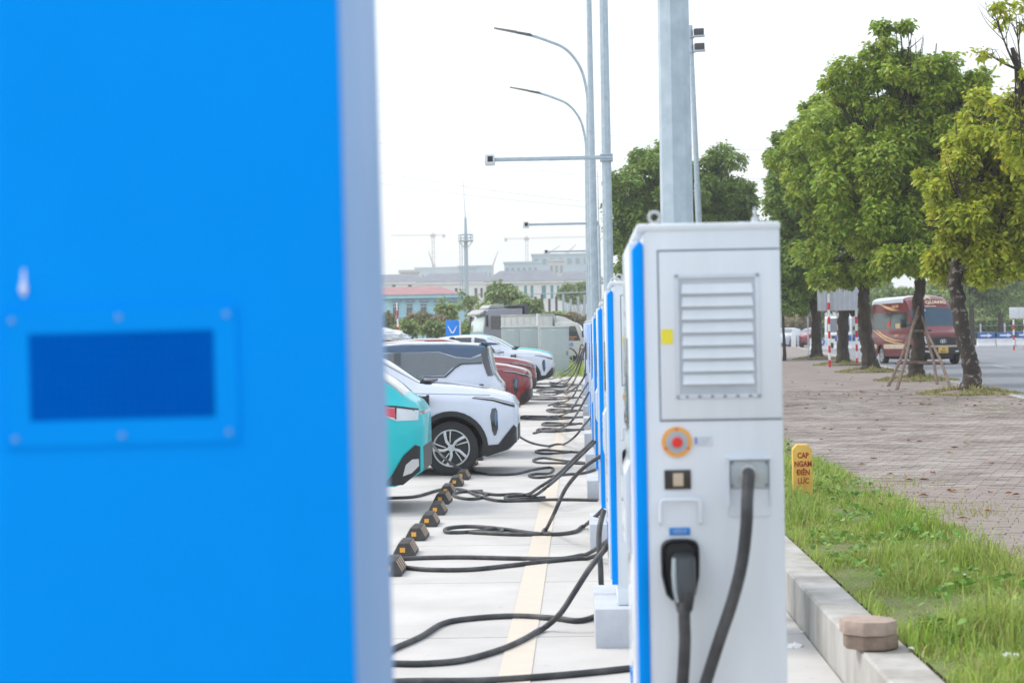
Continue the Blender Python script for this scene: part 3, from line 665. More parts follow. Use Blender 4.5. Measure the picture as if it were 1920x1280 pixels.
def hatch_spec():
    S=sedan_spec(); S.L=4.0
    S.W=[(0,.62),(.08,.75),(.3,.85),(1,.88),(3.4,.88),(3.75,.85),(3.92,.78),(4.0,.68)]
    S.zt=[(0,.95),(.1,1.02),(.8,1.12),(1.1,1.16),(1.75,1.55),(2.0,1.63),(2.6,1.67),(3.2,1.665),(3.6,1.64),(3.78,1.62),(3.82,1.50),(3.88,1.22),(3.94,1.12),(4.0,1.05)]
    S.zs=[(0,.9),(.2,1.0),(1.1,1.08),(3.5,1.17),(3.85,1.13),(4.0,.98)]
    S.yr=[(0,.8),(1.15,.8),(1.5,.78),(2.0,.76),(3.6,.76),(3.8,.8),(4,.85)]
    S.wx=[.8,3.3]; S.ws=(1.12,1.8); S.rw=(3.79,3.885); S.tw=.84
    return S
def van_spec():
    S=sedan_spec(); S.L=6.2
    S.W=[(0,.80),(.06,.89),(.2,.96),(.6,1.0),(1,1.02),(5.9,1.02),(6.1,1.0),(6.2,.92)]
    S.zt=[(0,1.12),(.08,1.22),(.5,1.36),(.78,1.46),(1.35,2.18),(1.5,2.33),(1.75,2.53),(2.1,2.66),(2.4,2.69),(5.9,2.69),(6.12,2.62),(6.2,2.4)]
    S.zs=[(0,1.05),(.2,1.14),(.8,1.25),(1.6,1.3),(6.2,1.3)]
    S.zl=[(0,.42),(.1,.34),(.4,.30),(6.0,.34),(6.2,.42)]
    S.yr=[(0,.85),(.78,.88),(1.5,.86),(2.2,.84),(6.2,.84)]
    S.dr=[(0,.02),(.7,.03),(1.5,.08),(2.2,.12),(6,.12),(6.2,.12)]
    S.wx=[.98,4.65]; S.R=.36; S.AR=.42; S.ws=(.8,1.35); S.rw=(6.13,6.19); S.tw=.96
    return S
def zlow(S,d):
    z=lerp(S.zl,d)
    for w in S.wx:
        if abs(d-w)<S.AR: z=max(z,S.R+math.sqrt(S.AR**2-(d-w)**2))
    return z
BP=[(0,.955),(.25,.985),(.5,1.0),(.75,.995),(.92,.97),(1,.93)]
def section(S,d,nb=9,ng=6,nt=6):
    W=lerp(S.W,d); zl=zlow(S,d); zs=lerp(S.zs,d); zt=lerp(S.zt,d); zs=min(zs,zt-.02); zbase=lerp(S.zl,d)
    P=[]
    for k in range(nb+1):
        z=zl+(zs-zl)*k/nb; u=(z-zbase)/(zs-zbase); P.append((W*lerp(BP,u),z))
    yr=W*lerp(S.yr,d); zr=zt-lerp(S.dr,d); zr=max(zr,zs+.006)
    y0=P[-1][0]
    for k in range(1,ng+1):
        t=k/ng; P.append((y0+(yr-y0)*(t**.9), zs+(zr-zs)*(1-(1-t)**1.15)))
    for k in range(1,nt+1):
        t=k/nt; P.append((yr*math.cos(t*pi/2), zr+(zt-zr)*math.sin(t*pi/2)))
    return P
def sideY(S,d,z):
    P=section(S,d)
    if z<=P[0][1]: 
        zs=lerp(S.zs,d); zb=lerp(S.zl,d); return lerp(S.W,d)*lerp(BP,(z-zb)/(zs-zb))
    for (a,b),(c,e) in zip(P,P[1:]):
        if z<=e: return a+(c-a)*(z-b)/max(1e-6,e-b)
    return P[-1][0]
def patch(S,poly,off=.006,sides=(1,-1),step=.05,inn=.02,zstep=.07):
    mb=MB(); mb.sides=[]
    for sd_ in sides:
        bm=bmesh.new(); vs=[bm.verts.new((a,0,b)) for a,b in poly]; bm.faces.new(vs)
        ds=[p[0] for p in poly]; zs=[p[1] for p in poly]
        x=min(ds)+step
        while x<max(ds):
            bmesh.ops.bisect_plane(bm,geom=bm.verts[:]+bm.edges[:]+bm.faces[:],plane_co=(x,0,0),plane_no=(1,0,0)); x+=step
        z=min(zs)+zstep
        while z<max(zs):
            bmesh.ops.bisect_plane(bm,geom=bm.verts[:]+bm.edges[:]+bm.faces[:],plane_co=(0,0,z),plane_no=(0,0,1)); z+=zstep
        be=[e for e in bm.edges if len(e.link_faces)==1]
        for q in bm.verts: q.co.y=sideY(S,q.co.x,q.co.z)+off
        ret=bmesh.ops.extrude_edge_only(bm,edges=be)
        for q in ret['geom']:
            if isinstance(q,bmesh.types.BMVert): q.co.y-=inn
        for q in bm.verts: q.co=Vector((-q.co.x,q.co.y*sd_,q.co.z))
        bmesh.ops.recalc_face_normals(bm,faces=bm.faces[:]); mb.sides.append(MB().bm(bm))
    return mb
def frontX(S,y,z,rear=False):
    # distance behind the nose (or tail) where the skin reaches half-width |y| at height z
    y=abs(y); n=40
    for k in range(n):
        d=.5*(k/n)**1.5; dd=S.L-d if rear else d
        if sideY(S,dd,z)>=y and z<=lerp(S.zt,dd): return dd
    return .5 if not rear else S.L-.5
def fpatch(S,poly,off=.006,rear=False,step=.08):
    bm=bmesh.new(); bm.faces.new([bm.verts.new((0,a,b)) for a,b in poly])
    ys=[p[0] for p in poly]; y=min(ys)+step
    while y<max(ys)-1e-4:
        bmesh.ops.bisect_plane(bm,geom=bm.verts[:]+bm.edges[:]+bm.faces[:],plane_co=(0,y,0),plane_no=(0,1,0)); y+=step
    be=[e for e in bm.edges if len(e.link_faces)==1]
    sg=-1 if rear else 1
    for q in bm.verts: q.co.x=-frontX(S,q.co.y,q.co.z,rear)+sg*off
    ret=bmesh.ops.extrude_edge_only(bm,edges=be)
    for q in ret['geom']:
        if isinstance(q,bmesh.types.BMVert): q.co.x-=sg*.02
    return MB().bm(bm)
def stations(S,n=64):
    D=set(S.L*k/n for k in range(n+1))
    for w in S.wx:
        for k in range(-12,13): D.add(w+S.AR*math.sin(k/12*pi/2)*.9999)
        D.add(w-S.AR-.002); D.add(w+S.AR+.002)
    for e in (.015,.03,.05,.08,.11): D.add(e); D.add(S.L-e)
    for q in S.ws+S.rw: D.add(q)
    D=sorted(D); out=[D[0]]
    for d in D[1:]:
        if d-out[-1]>.004: out.append(d)
    out[-1]=S.L; return out
def body_meshes(S):
    D=stations(S); secs=[section(S,d) for d in D]; m=len(secs[0]); full=2*m-1
    v=[]
    for d,P in zip(D,secs):
        v+=[(-d,-y,z) for y,z in P]+[(-d,y,z) for y,z in P[:-1][::-1]]
    groups={'body':[], 'windshield':[], 'rear_window':[], 'roof':[]}
    for i in range(len(D)-1):
        dm=(D[i]+D[i+1])/2
        for k in range(full-1):
            f=(i*full+k,i*full+k+1,(i+1)*full+k+1,(i+1)*full+k)
            kk=min(k,full-2-k); key='body'
            if kk>=15:
                if S.ws[0]<dm<S.ws[1]: key='windshield'
                elif S.rw[0]<dm<S.rw[1]: key='rear_window'
                elif getattr(S,'fore',S.ws[1])<=dm<=S.rw[0]: key='roof'
            elif kk>=14 and getattr(S,'fore',S.ws[1])<=dm<=S.rw[0]+.1: key='roof'
            groups[key].append(f)
    groups['body'].append(tuple(range(full))[::-1]); groups['body'].append(tuple((len(D)-1)*full+k for k in range(full)))
    out={}
    for k,F in groups.items():
        used=sorted(set(i for f in F for i in f)); mp={a:b for b,a in enumerate(used)}
        out[k]=MB().add([v[i] for i in used],[tuple(mp[i] for i in f) for f in F])
    return out
WM={}
def wheel(parent,x,y,S,side,style='turbine'):
    key=(S.R,style)
    if key not in WM:
        R=S.R; prof=[(.66*R,-.11),(.86*R,-.115),(.96*R,-.105),(R,-.07),(R,.07),(.96*R,.105),(.86*R,.115),(.66*R,.11)]
        n=40; v=[];f=[]
        for k in range(n):
            t=2*pi*k/n; v+=[(rr*math.cos(t),w,rr*math.sin(t)) for rr,w in prof]
        L_=len(prof)
        for k in range(n):
            for j in range(L_-1): a=k*L_+j; b=((k+1)%n)*L_+j; f.append((a,b,b+1,a+1))
        ty=MB().add(v,f); 
        for k in range(0,60):   # tread blocks
            t=2*pi*k/60; ty.box
        tyre=ty.mesh('tyre',TYRE); autosmooth(tyre)
        bk=MB().cyl((0,.05,0),(0,1,0),.66*R,.03,32).mesh('hub_disc',mat('wheel dark',(.02,.022,.026),.5)); autosmooth(bk)
        rm=MB(); prof=[(.66*R,.10),(.68*R,.118),(.64*R,.118),(.62*R,.08)]; v=[];f=[]
        for k in range(n):
            t=2*pi*k/n; v+=[(rr*math.cos(t),w,rr*math.sin(t)) for rr,w in prof]
        for k in range(n):
            for j in range(3): a=k*4+j; b=((k+1)%n)*4+j; f.append((a,b,b+1,a+1))
        rm.add(v,f)
        for k in range(5):
            t0=2*pi*k/5
            def Q(rr,a): return (rr*R*math.cos(t0+a),rr*R*math.sin(t0+a))
            poly=[Q(.12,-.35),Q(.3,-.22),Q(.46,-.02),Q(.64,.10),Q(.64,.28),Q(.5,.22),Q(.32,.12),Q(.14,.35)]
            rm.prism(poly,'y',.075,.108,.004)
            poly=[Q(.2,.3),Q(.4,.42),Q(.63,.50),Q(.63,.57),Q(.4,.52),Q(.2,.45)]
            rm.prism(poly,'y',.08,.100,.002)
        rm.cyl((0,.08,0),(0,1,0),.13*R,.035,16)
        rim=rm.mesh('rim',ALLOY); autosmooth(rim)
        WM[key]=(tyre,bk,rim)
    w=empty('wheel',(x,y,S.R)); w.parent=parent
    if side<0: w.rotation_euler=(0,random.random(),pi)
    else: w.rotation_euler=(0,random.random(),0)
    for nm,me in zip(('tyre','hub_disc','rim'),WM[key]):
        o=bpy.data.objects.new(nm,me); COL.objects.link(o); o.parent=w
def car_base(root,S,paint,roofpaint=None,glass=GLASS):
    b=body_meshes(S)
    obj('body',b['body'],paint,root,deg=40)
    obj('roof',b['roof'],roofpaint or paint,root,deg=40)
    obj('windshield',b['windshield'],glass,root,deg=40); obj('rear_window',b['rear_window'],glass,root,deg=40)
    obj('underbody',MB().box(-S.L+.45,-.45,-.60,.60,.20,.62,.03).box(-S.L+.2,-.2,-.5,.5,.28,.5),BLACK,root)
    mb=MB()
    for w in S.wx:
        for sd_ in (1,-1):
            v=[];f=[]
            for k in range(17):
                t=pi*k/16; c,sn=(S.AR+.015)*math.cos(t),(S.AR+.015)*math.sin(t)
                v+=[(-w+c,sd_*.58,S.R+sn),(-w+c,sd_*(S.tw-.03),S.R+sn)]
            for k in range(16): f.append((2*k,2*k+1,2*k+3,2*k+2))
            o=len(v); v.append((-w,sd_*.58,S.R)); 
            for k in range(16): f.append((2*k,2*k+2,o))
            obj('wheel_housing',MB().add(v,f),BLACK,root,smooth=False)
    for w in S.wx:
        for sd_ in (1,-1): wheel(root,-w,sd_*(S.tw-.115),S,sd_)
def arch(S,w,wd=.065,lowz=.3):
    P=[]
    a0=math.asin(max(-1,min(1,(lowz-S.R)/S.AR)))
    N=18
    for k in range(N+1):
        t=a0+(pi-2*a0)*k/N; P.append((w-math.cos(t)*(S.AR+.001)*1,S.R+math.sin(t)*S.AR))
    Qs=[]
    for k in range(N+1):
        t=a0+(pi-2*a0)*k/N; Qs.append((w-math.cos(t)*(S.AR+wd),S.R+math.sin(t)*(S.AR+wd)))
    return P+Qs[::-1]
def crossover(root,paint,roofpaint=None,rearx=None,plug=False):
    S=sedan_spec()
    if rearx: S.wx=[.83,rearx]; S.zl=[(0,.42),(.1,.30),(.4,.22),(4.0,.26),(4.24,.40)]
    car_base(root,S,paint,roofpaint)
    # window band in three panes
    wins=[[(1.58,1.10),(1.70,1.12),(2.02,1.47),(2.32,1.53),(2.36,1.10)],[(2.42,1.10),(2.42,1.53),(2.85,1.53),(3.05,1.50),(3.10,1.12)],[(3.16,1.13),(3.12,1.49),(3.34,1.45),(3.58,1.20),(3.5,1.15)]]
    for w in wins: obj('side_window',patch(S,w,.006,step=.08,zstep=.05),GLASS,root)
    obj('window_trim',patch(S,[(1.45,1.065),(3.6,1.10),(3.6,1.13),(1.45,1.095)],.009),CHROME if False else BLACK,root)
    for w in S.wx: obj('wheel_arch_trim',patch(S,arch(S,w),.012),BLACK,root)
    obj('sill_trim',patch(S,[(1.24,.22),(3.14,.22),(3.14,.36),(1.24,.36)],.012),BLACK,root)
    obj('front_cladding',patch(S,[(.01,.58),(.045,.62),(.24,.38),(.45,.37),(.45,.24),(.38,.23),(.12,.31),(.01,.40)],.010,step=.03,zstep=.04),BLACK,root)
    obj('front_grille',fpatch(S,[(-.58,.42),(.58,.42),(.55,.60),(-.55,.60)],.012),BLACK,root)
    obj('light_bar',patch(S,[(.56,.965),(.30,.925),(.03,.835),(.03,.885),(.30,.965),(.52,.985)],.006,step=.03,zstep=.04),BLACK,root)
    obj('light_bar_lens',patch(S,[(.54,.972),(.30,.945),(.03,.866),(.03,.876),(.30,.955),(.52,.978)],.010,step=.03,zstep=.04),CHROME,root)
    obj('nose_light_strip',fpatch(S,[(-.58,.845),(.58,.845),(.58,.875),(-.58,.875)],.008),CHROME,root)
    hp=patch(S,[(.265,.50),(.24,.58),(.245,.80),(.265,.84),(.315,.83),(.335,.74),(.315,.56),(.29,.49)],.006,step=.03,zstep=.05)
    obj('headlight',hp,GLASS,root)
    obj('headlight_lens',patch(S,[(.252,.70),(.256,.80),(.275,.80),(.285,.72),(.275,.62),(.258,.62)],.010,step=.03,zstep=.05),mat('lens blue',(.05,.16,.32),.1,coat=1),root)
    obj('door_gap',patch(S,[(1.42,.40),(1.43,.40),(1.47,1.04),(1.46,1.04)],.002),GROOVE,root)
    obj('door_gap',patch(S,[(2.40,.40),(2.41,.40),(2.41,1.04),(2.40,1.04)],.002),GROOVE,root)
    obj('bonnet_gap',patch(S,[(.34,1.0),(.55,1.013),(1.4,1.045),(1.4,1.038),(.55,1.005),(.34,.992)],.003),GROOVE,root)
    obj('number_plate',MB().box(0,.018,-.26,.26,.62,.73,.004),mat('plate white',(.7,.72,.74),.4),root)
    for sd_ in (1,-1):
        mr=MB().box(-1.72,-1.55,sd_*.93-.09,sd_*.93+.09,1.08,1.20,.03).box(-1.68,-1.62,min(sd_*.80,sd_*.93),max(sd_*.80,sd_*.93),1.06,1.10)
        obj('mirror',mr,paint,root)
    obj('wiper',MB().tube([(-1.19,-.6,1.20),(-1.22,-.2,1.225),(-1.25,.3,1.235)],.012,6).box(-1.22,-1.08,-.7,.7,1.165,1.195,.01),BLACK,root)
    # tail
    obj('tail_lamp',patch(S,[(4.20,1.0),(4.0,1.03),(3.78,1.05),(3.80,.98),(4.0,.90),(4.20,.90)],.008,step=.03,zstep=.04),LAMPW,root)
    obj('tail_lamp_red',patch(S,[(3.99,1.02),(3.86,1.035),(3.87,.955),(3.99,.93)],.013,step=.03,zstep=.04),TAILR,root)
    obj('tail_lamp_rim',patch(S,[(4.20,1.012),(4.0,1.045),(3.76,1.065),(3.76,1.05),(4.0,1.028),(4.20,.995)],.014,step=.03),BLACK,root)
    obj('tail_lamp_divider',patch(S,[(4.00,1.03),(3.985,1.03),(3.985,.92),(4.00,.915)],.014),BLACK,root)
    obj('rear_light_strip',fpatch(S,[(-.6,.955),(.6,.955),(.6,.985),(-.6,.985)],.006,True),TAILR,root)
    obj('rear_cladding',patch(S,[(3.84,.27),(4.05,.275),(4.21,.40),(4.215,.64),(4.17,.66),(4.06,.56),(3.95,.38)],.012,step=.03,zstep=.04),BLACK,root)
    obj('rear_cladding_centre',fpatch(S,[(-.58,.40),(.58,.40),(.58,.64),(-.58,.64)],.004,True),BLACK,root)
    obj('rear_skid_plate',patch(S,[(4.05,.36),(4.13,.385),(4.20,.45),(4.20,.52),(4.14,.52),(4.08,.47)],.018,step=.03,zstep=.04),mat('skid silver',(.62,.64,.66),.4,metal=.3),root)
    if plug:
        obj('charge_port',patch(S,[(1.12,.86),(1.12,1.0),(1.26,1.0),(1.26,.86)],.01),BLACK,root)
        obj('charge_flap',MB().box(-1.12,-1.09,-1.05,-.90,.86,1.02,.005),BLACK,root)
        obj('charging_gun',MB().tube([(-1.19,-.90,.93),(-1.17,-1.02,.95),(-1.12,-1.09,.90),(-1.08,-1.10,.80)],[.03,.035,.028,.018],10),BLACK,root)
    return root
def place(root,x,y,rz=0): root.location=(x,y,g(y)+.002); root.rotation_euler=(0,0,rz)
nw=empty('parked_car',label='nearest white crossover parked nose in with turbine alloy wheel and cable plugged',cat='car',group='cars parked along the chargers')
crossover(nw,PWHITE,plug=True); place(nw,-.80,24.22,.012)
nt_=empty('parked_car',label='turquoise car at the left, reversed in so its tail lamp faces the chargers',cat='car',group='cars parked along the chargers')
crossover(nt_,PTEAL,rearx=3.36); place(nt_,-1.55-4.24,18.85,pi+.01)
r1=empty('parked_car',label='nearest crimson red car, nose in behind the dark roofed hatchback',cat='car',group='cars parked along the chargers')
crossover(r1,PRED); place(r1,-.98,37.9,-.01)
dup(r1,(-1.05,45.0,g(45.0)),.005,label='farther crimson red car, nose in between the near red and far white car')
fw=dup(nw,(-.75,55.7,g(55.7)),0,label='farther white crossover with dark windows and black plug on its wing')
tf=empty('parked_car',label='turquoise car farthest away, its roof edge showing behind the far white car',cat='car',group='cars parked along the chargers')
crossover(tf,PTEAL); place(tf,-.82,59.4,0)
# dark-roofed hatchback, reversed in
S=hatch_spec(); hb=empty('parked_car',label='white hatchback with dark floating roof reversed in, tail towards the chargers',cat='car',group='cars parked along the chargers')
car_base(hb,S,PWHITE,PNAVY)
obj('roof_side',patch(S,[(1.95,1.50),(2.2,1.59),(2.6,1.63),(3.2,1.63),(3.6,1.60),(3.76,1.58),(3.70,1.48),(3.55,1.42),(3.35,1.44),(3.1,1.52),(2.0,1.515)],.006,step=.08,zstep=.04),PNAVY,hb)
QG=mat('grey tinted side glass',(.09,.12,.14),.05,coat=1,spec=.7)
obj('side_window',patch(S,[(1.65,1.19),(2.0,1.48),(2.45,1.51),(2.45,1.17)],.007,zstep=.05),QG,hb)
obj('window_pillar',patch(S,[(2.45,1.17),(2.45,1.51),(2.55,1.512),(2.55,1.17)],.009,zstep=.05),mat('pillar grey',(.05,.06,.07),.25,coat=.6),hb)
obj('side_window',patch(S,[(2.55,1.17),(2.55,1.512),(3.1,1.51),(3.33,1.43),(3.55,1.41),(3.72,1.46),(3.75,1.35),(3.70,1.34),(3.4,1.34),(3.28,1.28),(3.18,1.18)],.007,step=.05,zstep=.05),QG,hb)
obj('window_seal',patch(S,[(1.65,1.165),(3.18,1.165),(3.32,1.29),(3.42,1.345),(3.72,1.35),(3.72,1.338),(3.43,1.33),(3.34,1.28),(3.2,1.15),(1.65,1.15)],.011),BLACK,hb)
obj('rear_corner_glass',patch(S,[(3.70,1.50),(3.78,1.56),(3.84,1.30),(3.88,1.16),(3.80,1.16),(3.74,1.32)],.010,step=.02,zstep=.05),GLASS,hb)
obj('tail_lamp',patch(S,[(3.98,1.02),(3.84,1.04),(3.70,1.04),(3.72,.93),(3.86,.90),(3.98,.90)],.008,step=.03),LAMPW,hb)
obj('tail_lamp_divider',patch(S,[(3.74,1.045),(3.68,1.045),(3.70,.92),(3.75,.92)],.014,step=.03),BLACK,hb)
for w in S.wx: obj('wheel_arch_trim',patch(S,arch(S,w),.012),BLACK,hb)
obj('rear_cladding',patch(S,[(3.75,.26),(3.99,.42),(3.99,.60),(3.85,.55),(3.75,.4)],.012,step=.03),BLACK,hb)
obj('spoiler',MB().prism([(-3.66,1.655),(-3.92,1.63),(-3.93,1.60),(-3.74,1.60)],'y',-.58,.58,.008),PNAVY,hb)
place(hb,-1.11-4.0,27.5,pi)
# ------------------------------------------------------------------ POLES
def octpole(name,base,h,r0,r1,label,n=8,m=STEEL,cat='pole',**kw):
    root=empty(name,base,label=label,cat=cat,**kw)
    o=obj('shaft',MB().tube([(0,0,0),(0,0,h)],[r0,r1],n),m,root,smooth=False); o.rotation_euler=(0,0,pi/8+.15)
    obj('base_plate',MB().box(-.2,.2,-.2,.2,0,.02,.003),m,root)
    return root
pA=octpole('steel_pole',(.59,11.0,.02),9,.106,.074,'thick octagonal galvanised pole rising from behind the nearest charger')
def cctv(Y,X,h,label,al=2.15,glab=None,rr=.105):
    p=octpole('camera_pole',(X,Y,g(Y)),h,rr,.07,label,cat='camera pole',group='camera poles in the charger row')
    z=4.95
    obj('arm',MB().box(-al,.12,-.13,-.07,z,z+.07,.004),STEEL,p)
    obj('arm_clamp',MB().box(-.12,.12,-.14,.12,z-.03,z-.005,.003).box(-.12,.12,-.14,.12,z+.075,z+.10,.003),STEEL,p)
    cm=obj('security_camera',MB().box(-al-.12,-al+.06,-.30,-.02,z-.07,z+.12,.015),mat('camera housing',(.7,.73,.76),.4),p)
    obj('lens_window',MB().box(-al-.065,-al+.035,-.306,-.298,z-.02,z+.085,.004),BLACK,cm)
    return p
cctv(35,.58,12,'octagonal camera pole with the nearest and largest horizontal camera arm')
cctv(58,.56,7,'camera pole with the middle horizontal camera arm, behind the lamp posts',2.1)
cctv(80,.50,7,'camera pole with the farthest and smallest horizontal camera arm',1.8)
def lamppost(Y,X,H,label,al=2.4):
    p=empty('street_lamp',(X,Y,g(Y)),label=label,cat='street lamp',group='curved street lamps in the charger row')
    obj('shaft',MB().tube([(0,0,0),(0,0,H-2.2)],[.10,.055],10),STEEL,p,deg=20)
    P=[(0,0,H-2.2),(-.02,0,H-1.6),(-.18,0,H-.95),(-.55,0,H-.45),(-1.05,0,H-.2),(-al+.9,0,H-.08+.04)]
    obj('arm',MB().tube(smooth_path(P,6),.04,8),STEEL,p)
    x=-al+.9; dx,dz=-.97,.24
    h1=obj('lamp_head',MB().prism([(x+.05,H-.08),(x-.38,H+.02),(x-.38,H+.07),(x+.0,H-.0)],'y',-.09,.09,.01),mat('lamp head dark grey',(.12,.13,.14),.5),p)
    obj('lamp_panel',MB().prism([(x-.38,H+.03),(x-1.0,H+.175),(x-1.0,H+.185),(x-.38,H+.075)],'y',-.13,.13,.004),mat('lamp led underside',(.22,.21,.21),.5),h1)
    return p
lamppost(41,.36,12.6,'nearest curved street lamp, its arm leaving the top of the picture')
lamppost(50.5,.36,9.75,'middle curved street lamp, the upper lamp head against the sky')
lamppost(62,.36,9.6,'farthest curved street lamp, the lower lamp head against the sky')
pt=at(1322,640,60); fl=empty('floodlight_pole',(pt.x,60,s(60)),label='slim pole with two dark floodlights near its top, right of the thick pole',cat='floodlight pole')
H=at(1297,48,60).z-s(60)
sh=obj('shaft',MB().tube([(0,0,0),(0,0,H*.55),(0,0,H*.551),(0,0,H)],[.11,.10,.085,.075],12),STEEL,fl)
for zz in (H-.35,H-.82):
    l=obj('floodlight',MB().box(.1,.42,-.2,.1,zz,zz+.22,.02),mat('floodlight black',(.06,.065,.07),.5),fl)
    obj('floodlight_frame',MB().box(.08,.44,-.22,-.1,zz-.06,zz,.01),STEEL,l)
    obj('bracket',MB().box(-.1,.12,-.1,.1,zz-.05,zz-.01,.004),STEEL,l)
fl.rotation_euler=(0,-.026,0)
pt=at(1125,560,70); m_=obj('thin_mast',MB().tube([(0,0,0),(0,0,5.5),(0,0,5.6),(0,0,7.6)],[.06,.05,.02,.01],8),STEEL,label='thin grey mast between the lamp posts and the camera pole',cat='mast'); m_.location=(pt.x,70,g(70))
# ------------------------------------------------------------------ STONES, MARKER
p=at(1640,1218,1);  # direction only
q=onz(1640,1221,lambda Y:s(Y)-.01)
st=obj('paver_stone',MB().prism([(.125*math.cos(pi/8+k*pi/4)*(1+.0*k),.125*math.sin(pi/8+k*pi/4)) for k in range(8)],'z',0,.062,.006),mat('weathered brown stone',(.30,.22,.17),.9,col2=(.19,.15,.12),scale=14,bump=.8,bscale=40),label='lower rough brown octagonal paver lying on the kerb wall',cat='paver stone'); 
st.location=(q.x,q.y+.11,s(q.y)-.006)
st2=obj('paver_stone',MB().prism([(.128*math.cos(pi/8+k*pi/4),.128*math.sin(pi/8+k*pi/4)) for k in range(8)],'z',0,.062,.006),mat('pinkish stone',(.42,.33,.28),.9,col2=(.33,.26,.22),scale=14,bump=.6,bscale=40),label='upper pinkish octagonal paver stacked on the other stone',cat='paver stone')
st2.location=(q.x-.012,q.y+.10,s(q.y)-.006+.0635); st2.rotation_euler=(0,.02,.1)
q=onz(1505,934,s)
mk=empty('cable_marker',(q.x,q.y,s(q.y)-.03),.0,label='yellow concrete cable marker post with red lettering in the grass',cat='marker post')
sc_=q.y/3500; w=.5*36*sc_; h=.03+101*sc_
obj('post',MB().prism([(-w,0),(w,0),(w,h-.04),(w*.55,h),(-w*.55,h),(-w,h-.04)],'y',-.05,.05,.006),MARKY,mk)
for k,t in enumerate(('CAP','NGAM','ĐIÊN','LƯC')):
    o=text('lettering',t,.066,MARKR,mk,(0.003,-.0515,h-.095-.073*k),(pi/2,0,0),bold=.0018); o.scale=(.78,1,1)
# ------------------------------------------------------------------ TREES
def leaf_cloud(name,C,N,per,size,m,parent,droop=.5,flat=.7,**kw):
    # C: cluster centres (n,3), N: outward directions (n,3)
    n=len(C)*per; c=np.repeat(C,per,0); d0=np.repeat(N,per,0)
    a=rng.uniform(0,2*pi,n)
    dirs=np.stack([np.cos(a),np.sin(a),rng.uniform(-droop*2.2,.4,n)],1)+d0*.6; dirs/=np.linalg.norm(dirs,axis=1)[:,None]
    up=np.array([0,0,1.])+rng.normal(0,flat,(n,3)); side=np.cross(dirs,up); side/=np.linalg.norm(side,axis=1)[:,None]+1e-9
    nrm=np.cross(side,dirs)
    ln=size*(rng.uniform(.5,1.1,n)**1.2+.12)[:,None]; w=ln*rng.uniform(.36,.5,n)[:,None]*.5*1.1
    b=c+rng.normal(0,size*.35,(n,3))
    V=np.zeros((n,6,3)); dz=np.array([0,0,-1.])
    V[:,0]=b; mid=b+dirs*ln*.5+nrm*ln*.06
    V[:,1]=b+dirs*ln*.45-side*w; V[:,2]=b+dirs*ln*.45+side*w; 
    V[:,3]=b+dirs*ln*.78-side*w*.7+dz*ln*.10; V[:,4]=b+dirs*ln*.78+side*w*.7+dz*ln*.10
    V[:,5]=b+dirs*ln+dz*ln*.22
    i=np.arange(n)[:,None]*6
    T=np.stack([i+[0,2,1],i+[1,2,4],i+[1,4,3],i+[3,4,5]],1).reshape(-1,3)
    return npmesh(name,V.reshape(-1,3),T,m,parent,**kw)
def blob_points(blobs,dens,size,ragged=.18):
    Cs=[];Ns=[]
    for (c,rad) in blobs:
        rad=np.array(rad); c=np.array(c); vol=rad[0]*rad[1]*rad[2]; n=int(dens*2.6*vol**.78)+6
        K=max(5,int(13*min(2.2,vol**.5))); q=rng.normal(size=(K,3)); q/=np.linalg.norm(q,axis=1)[:,None]
        q=q*rad*(rng.uniform(.35,1.12,K)**.6)[:,None]; sr=rad.mean()*rng.uniform(.20,.42,K)
        w=sr**2.2; w/=w.sum(); ix=rng.choice(K,n,p=w)
        u=rng.normal(size=(n,3)); u/=np.linalg.norm(u,axis=1)[:,None]
        P=c+q[ix]+u*(sr[ix]*rng.uniform(.3,1.1,n)**.5)[:,None]*np.array([1.15,1.15,.8]); Cs.append(P); Ns.append(u*np.array([1,1,.6]))
    return np.concatenate(Cs),np.concatenate(Ns)
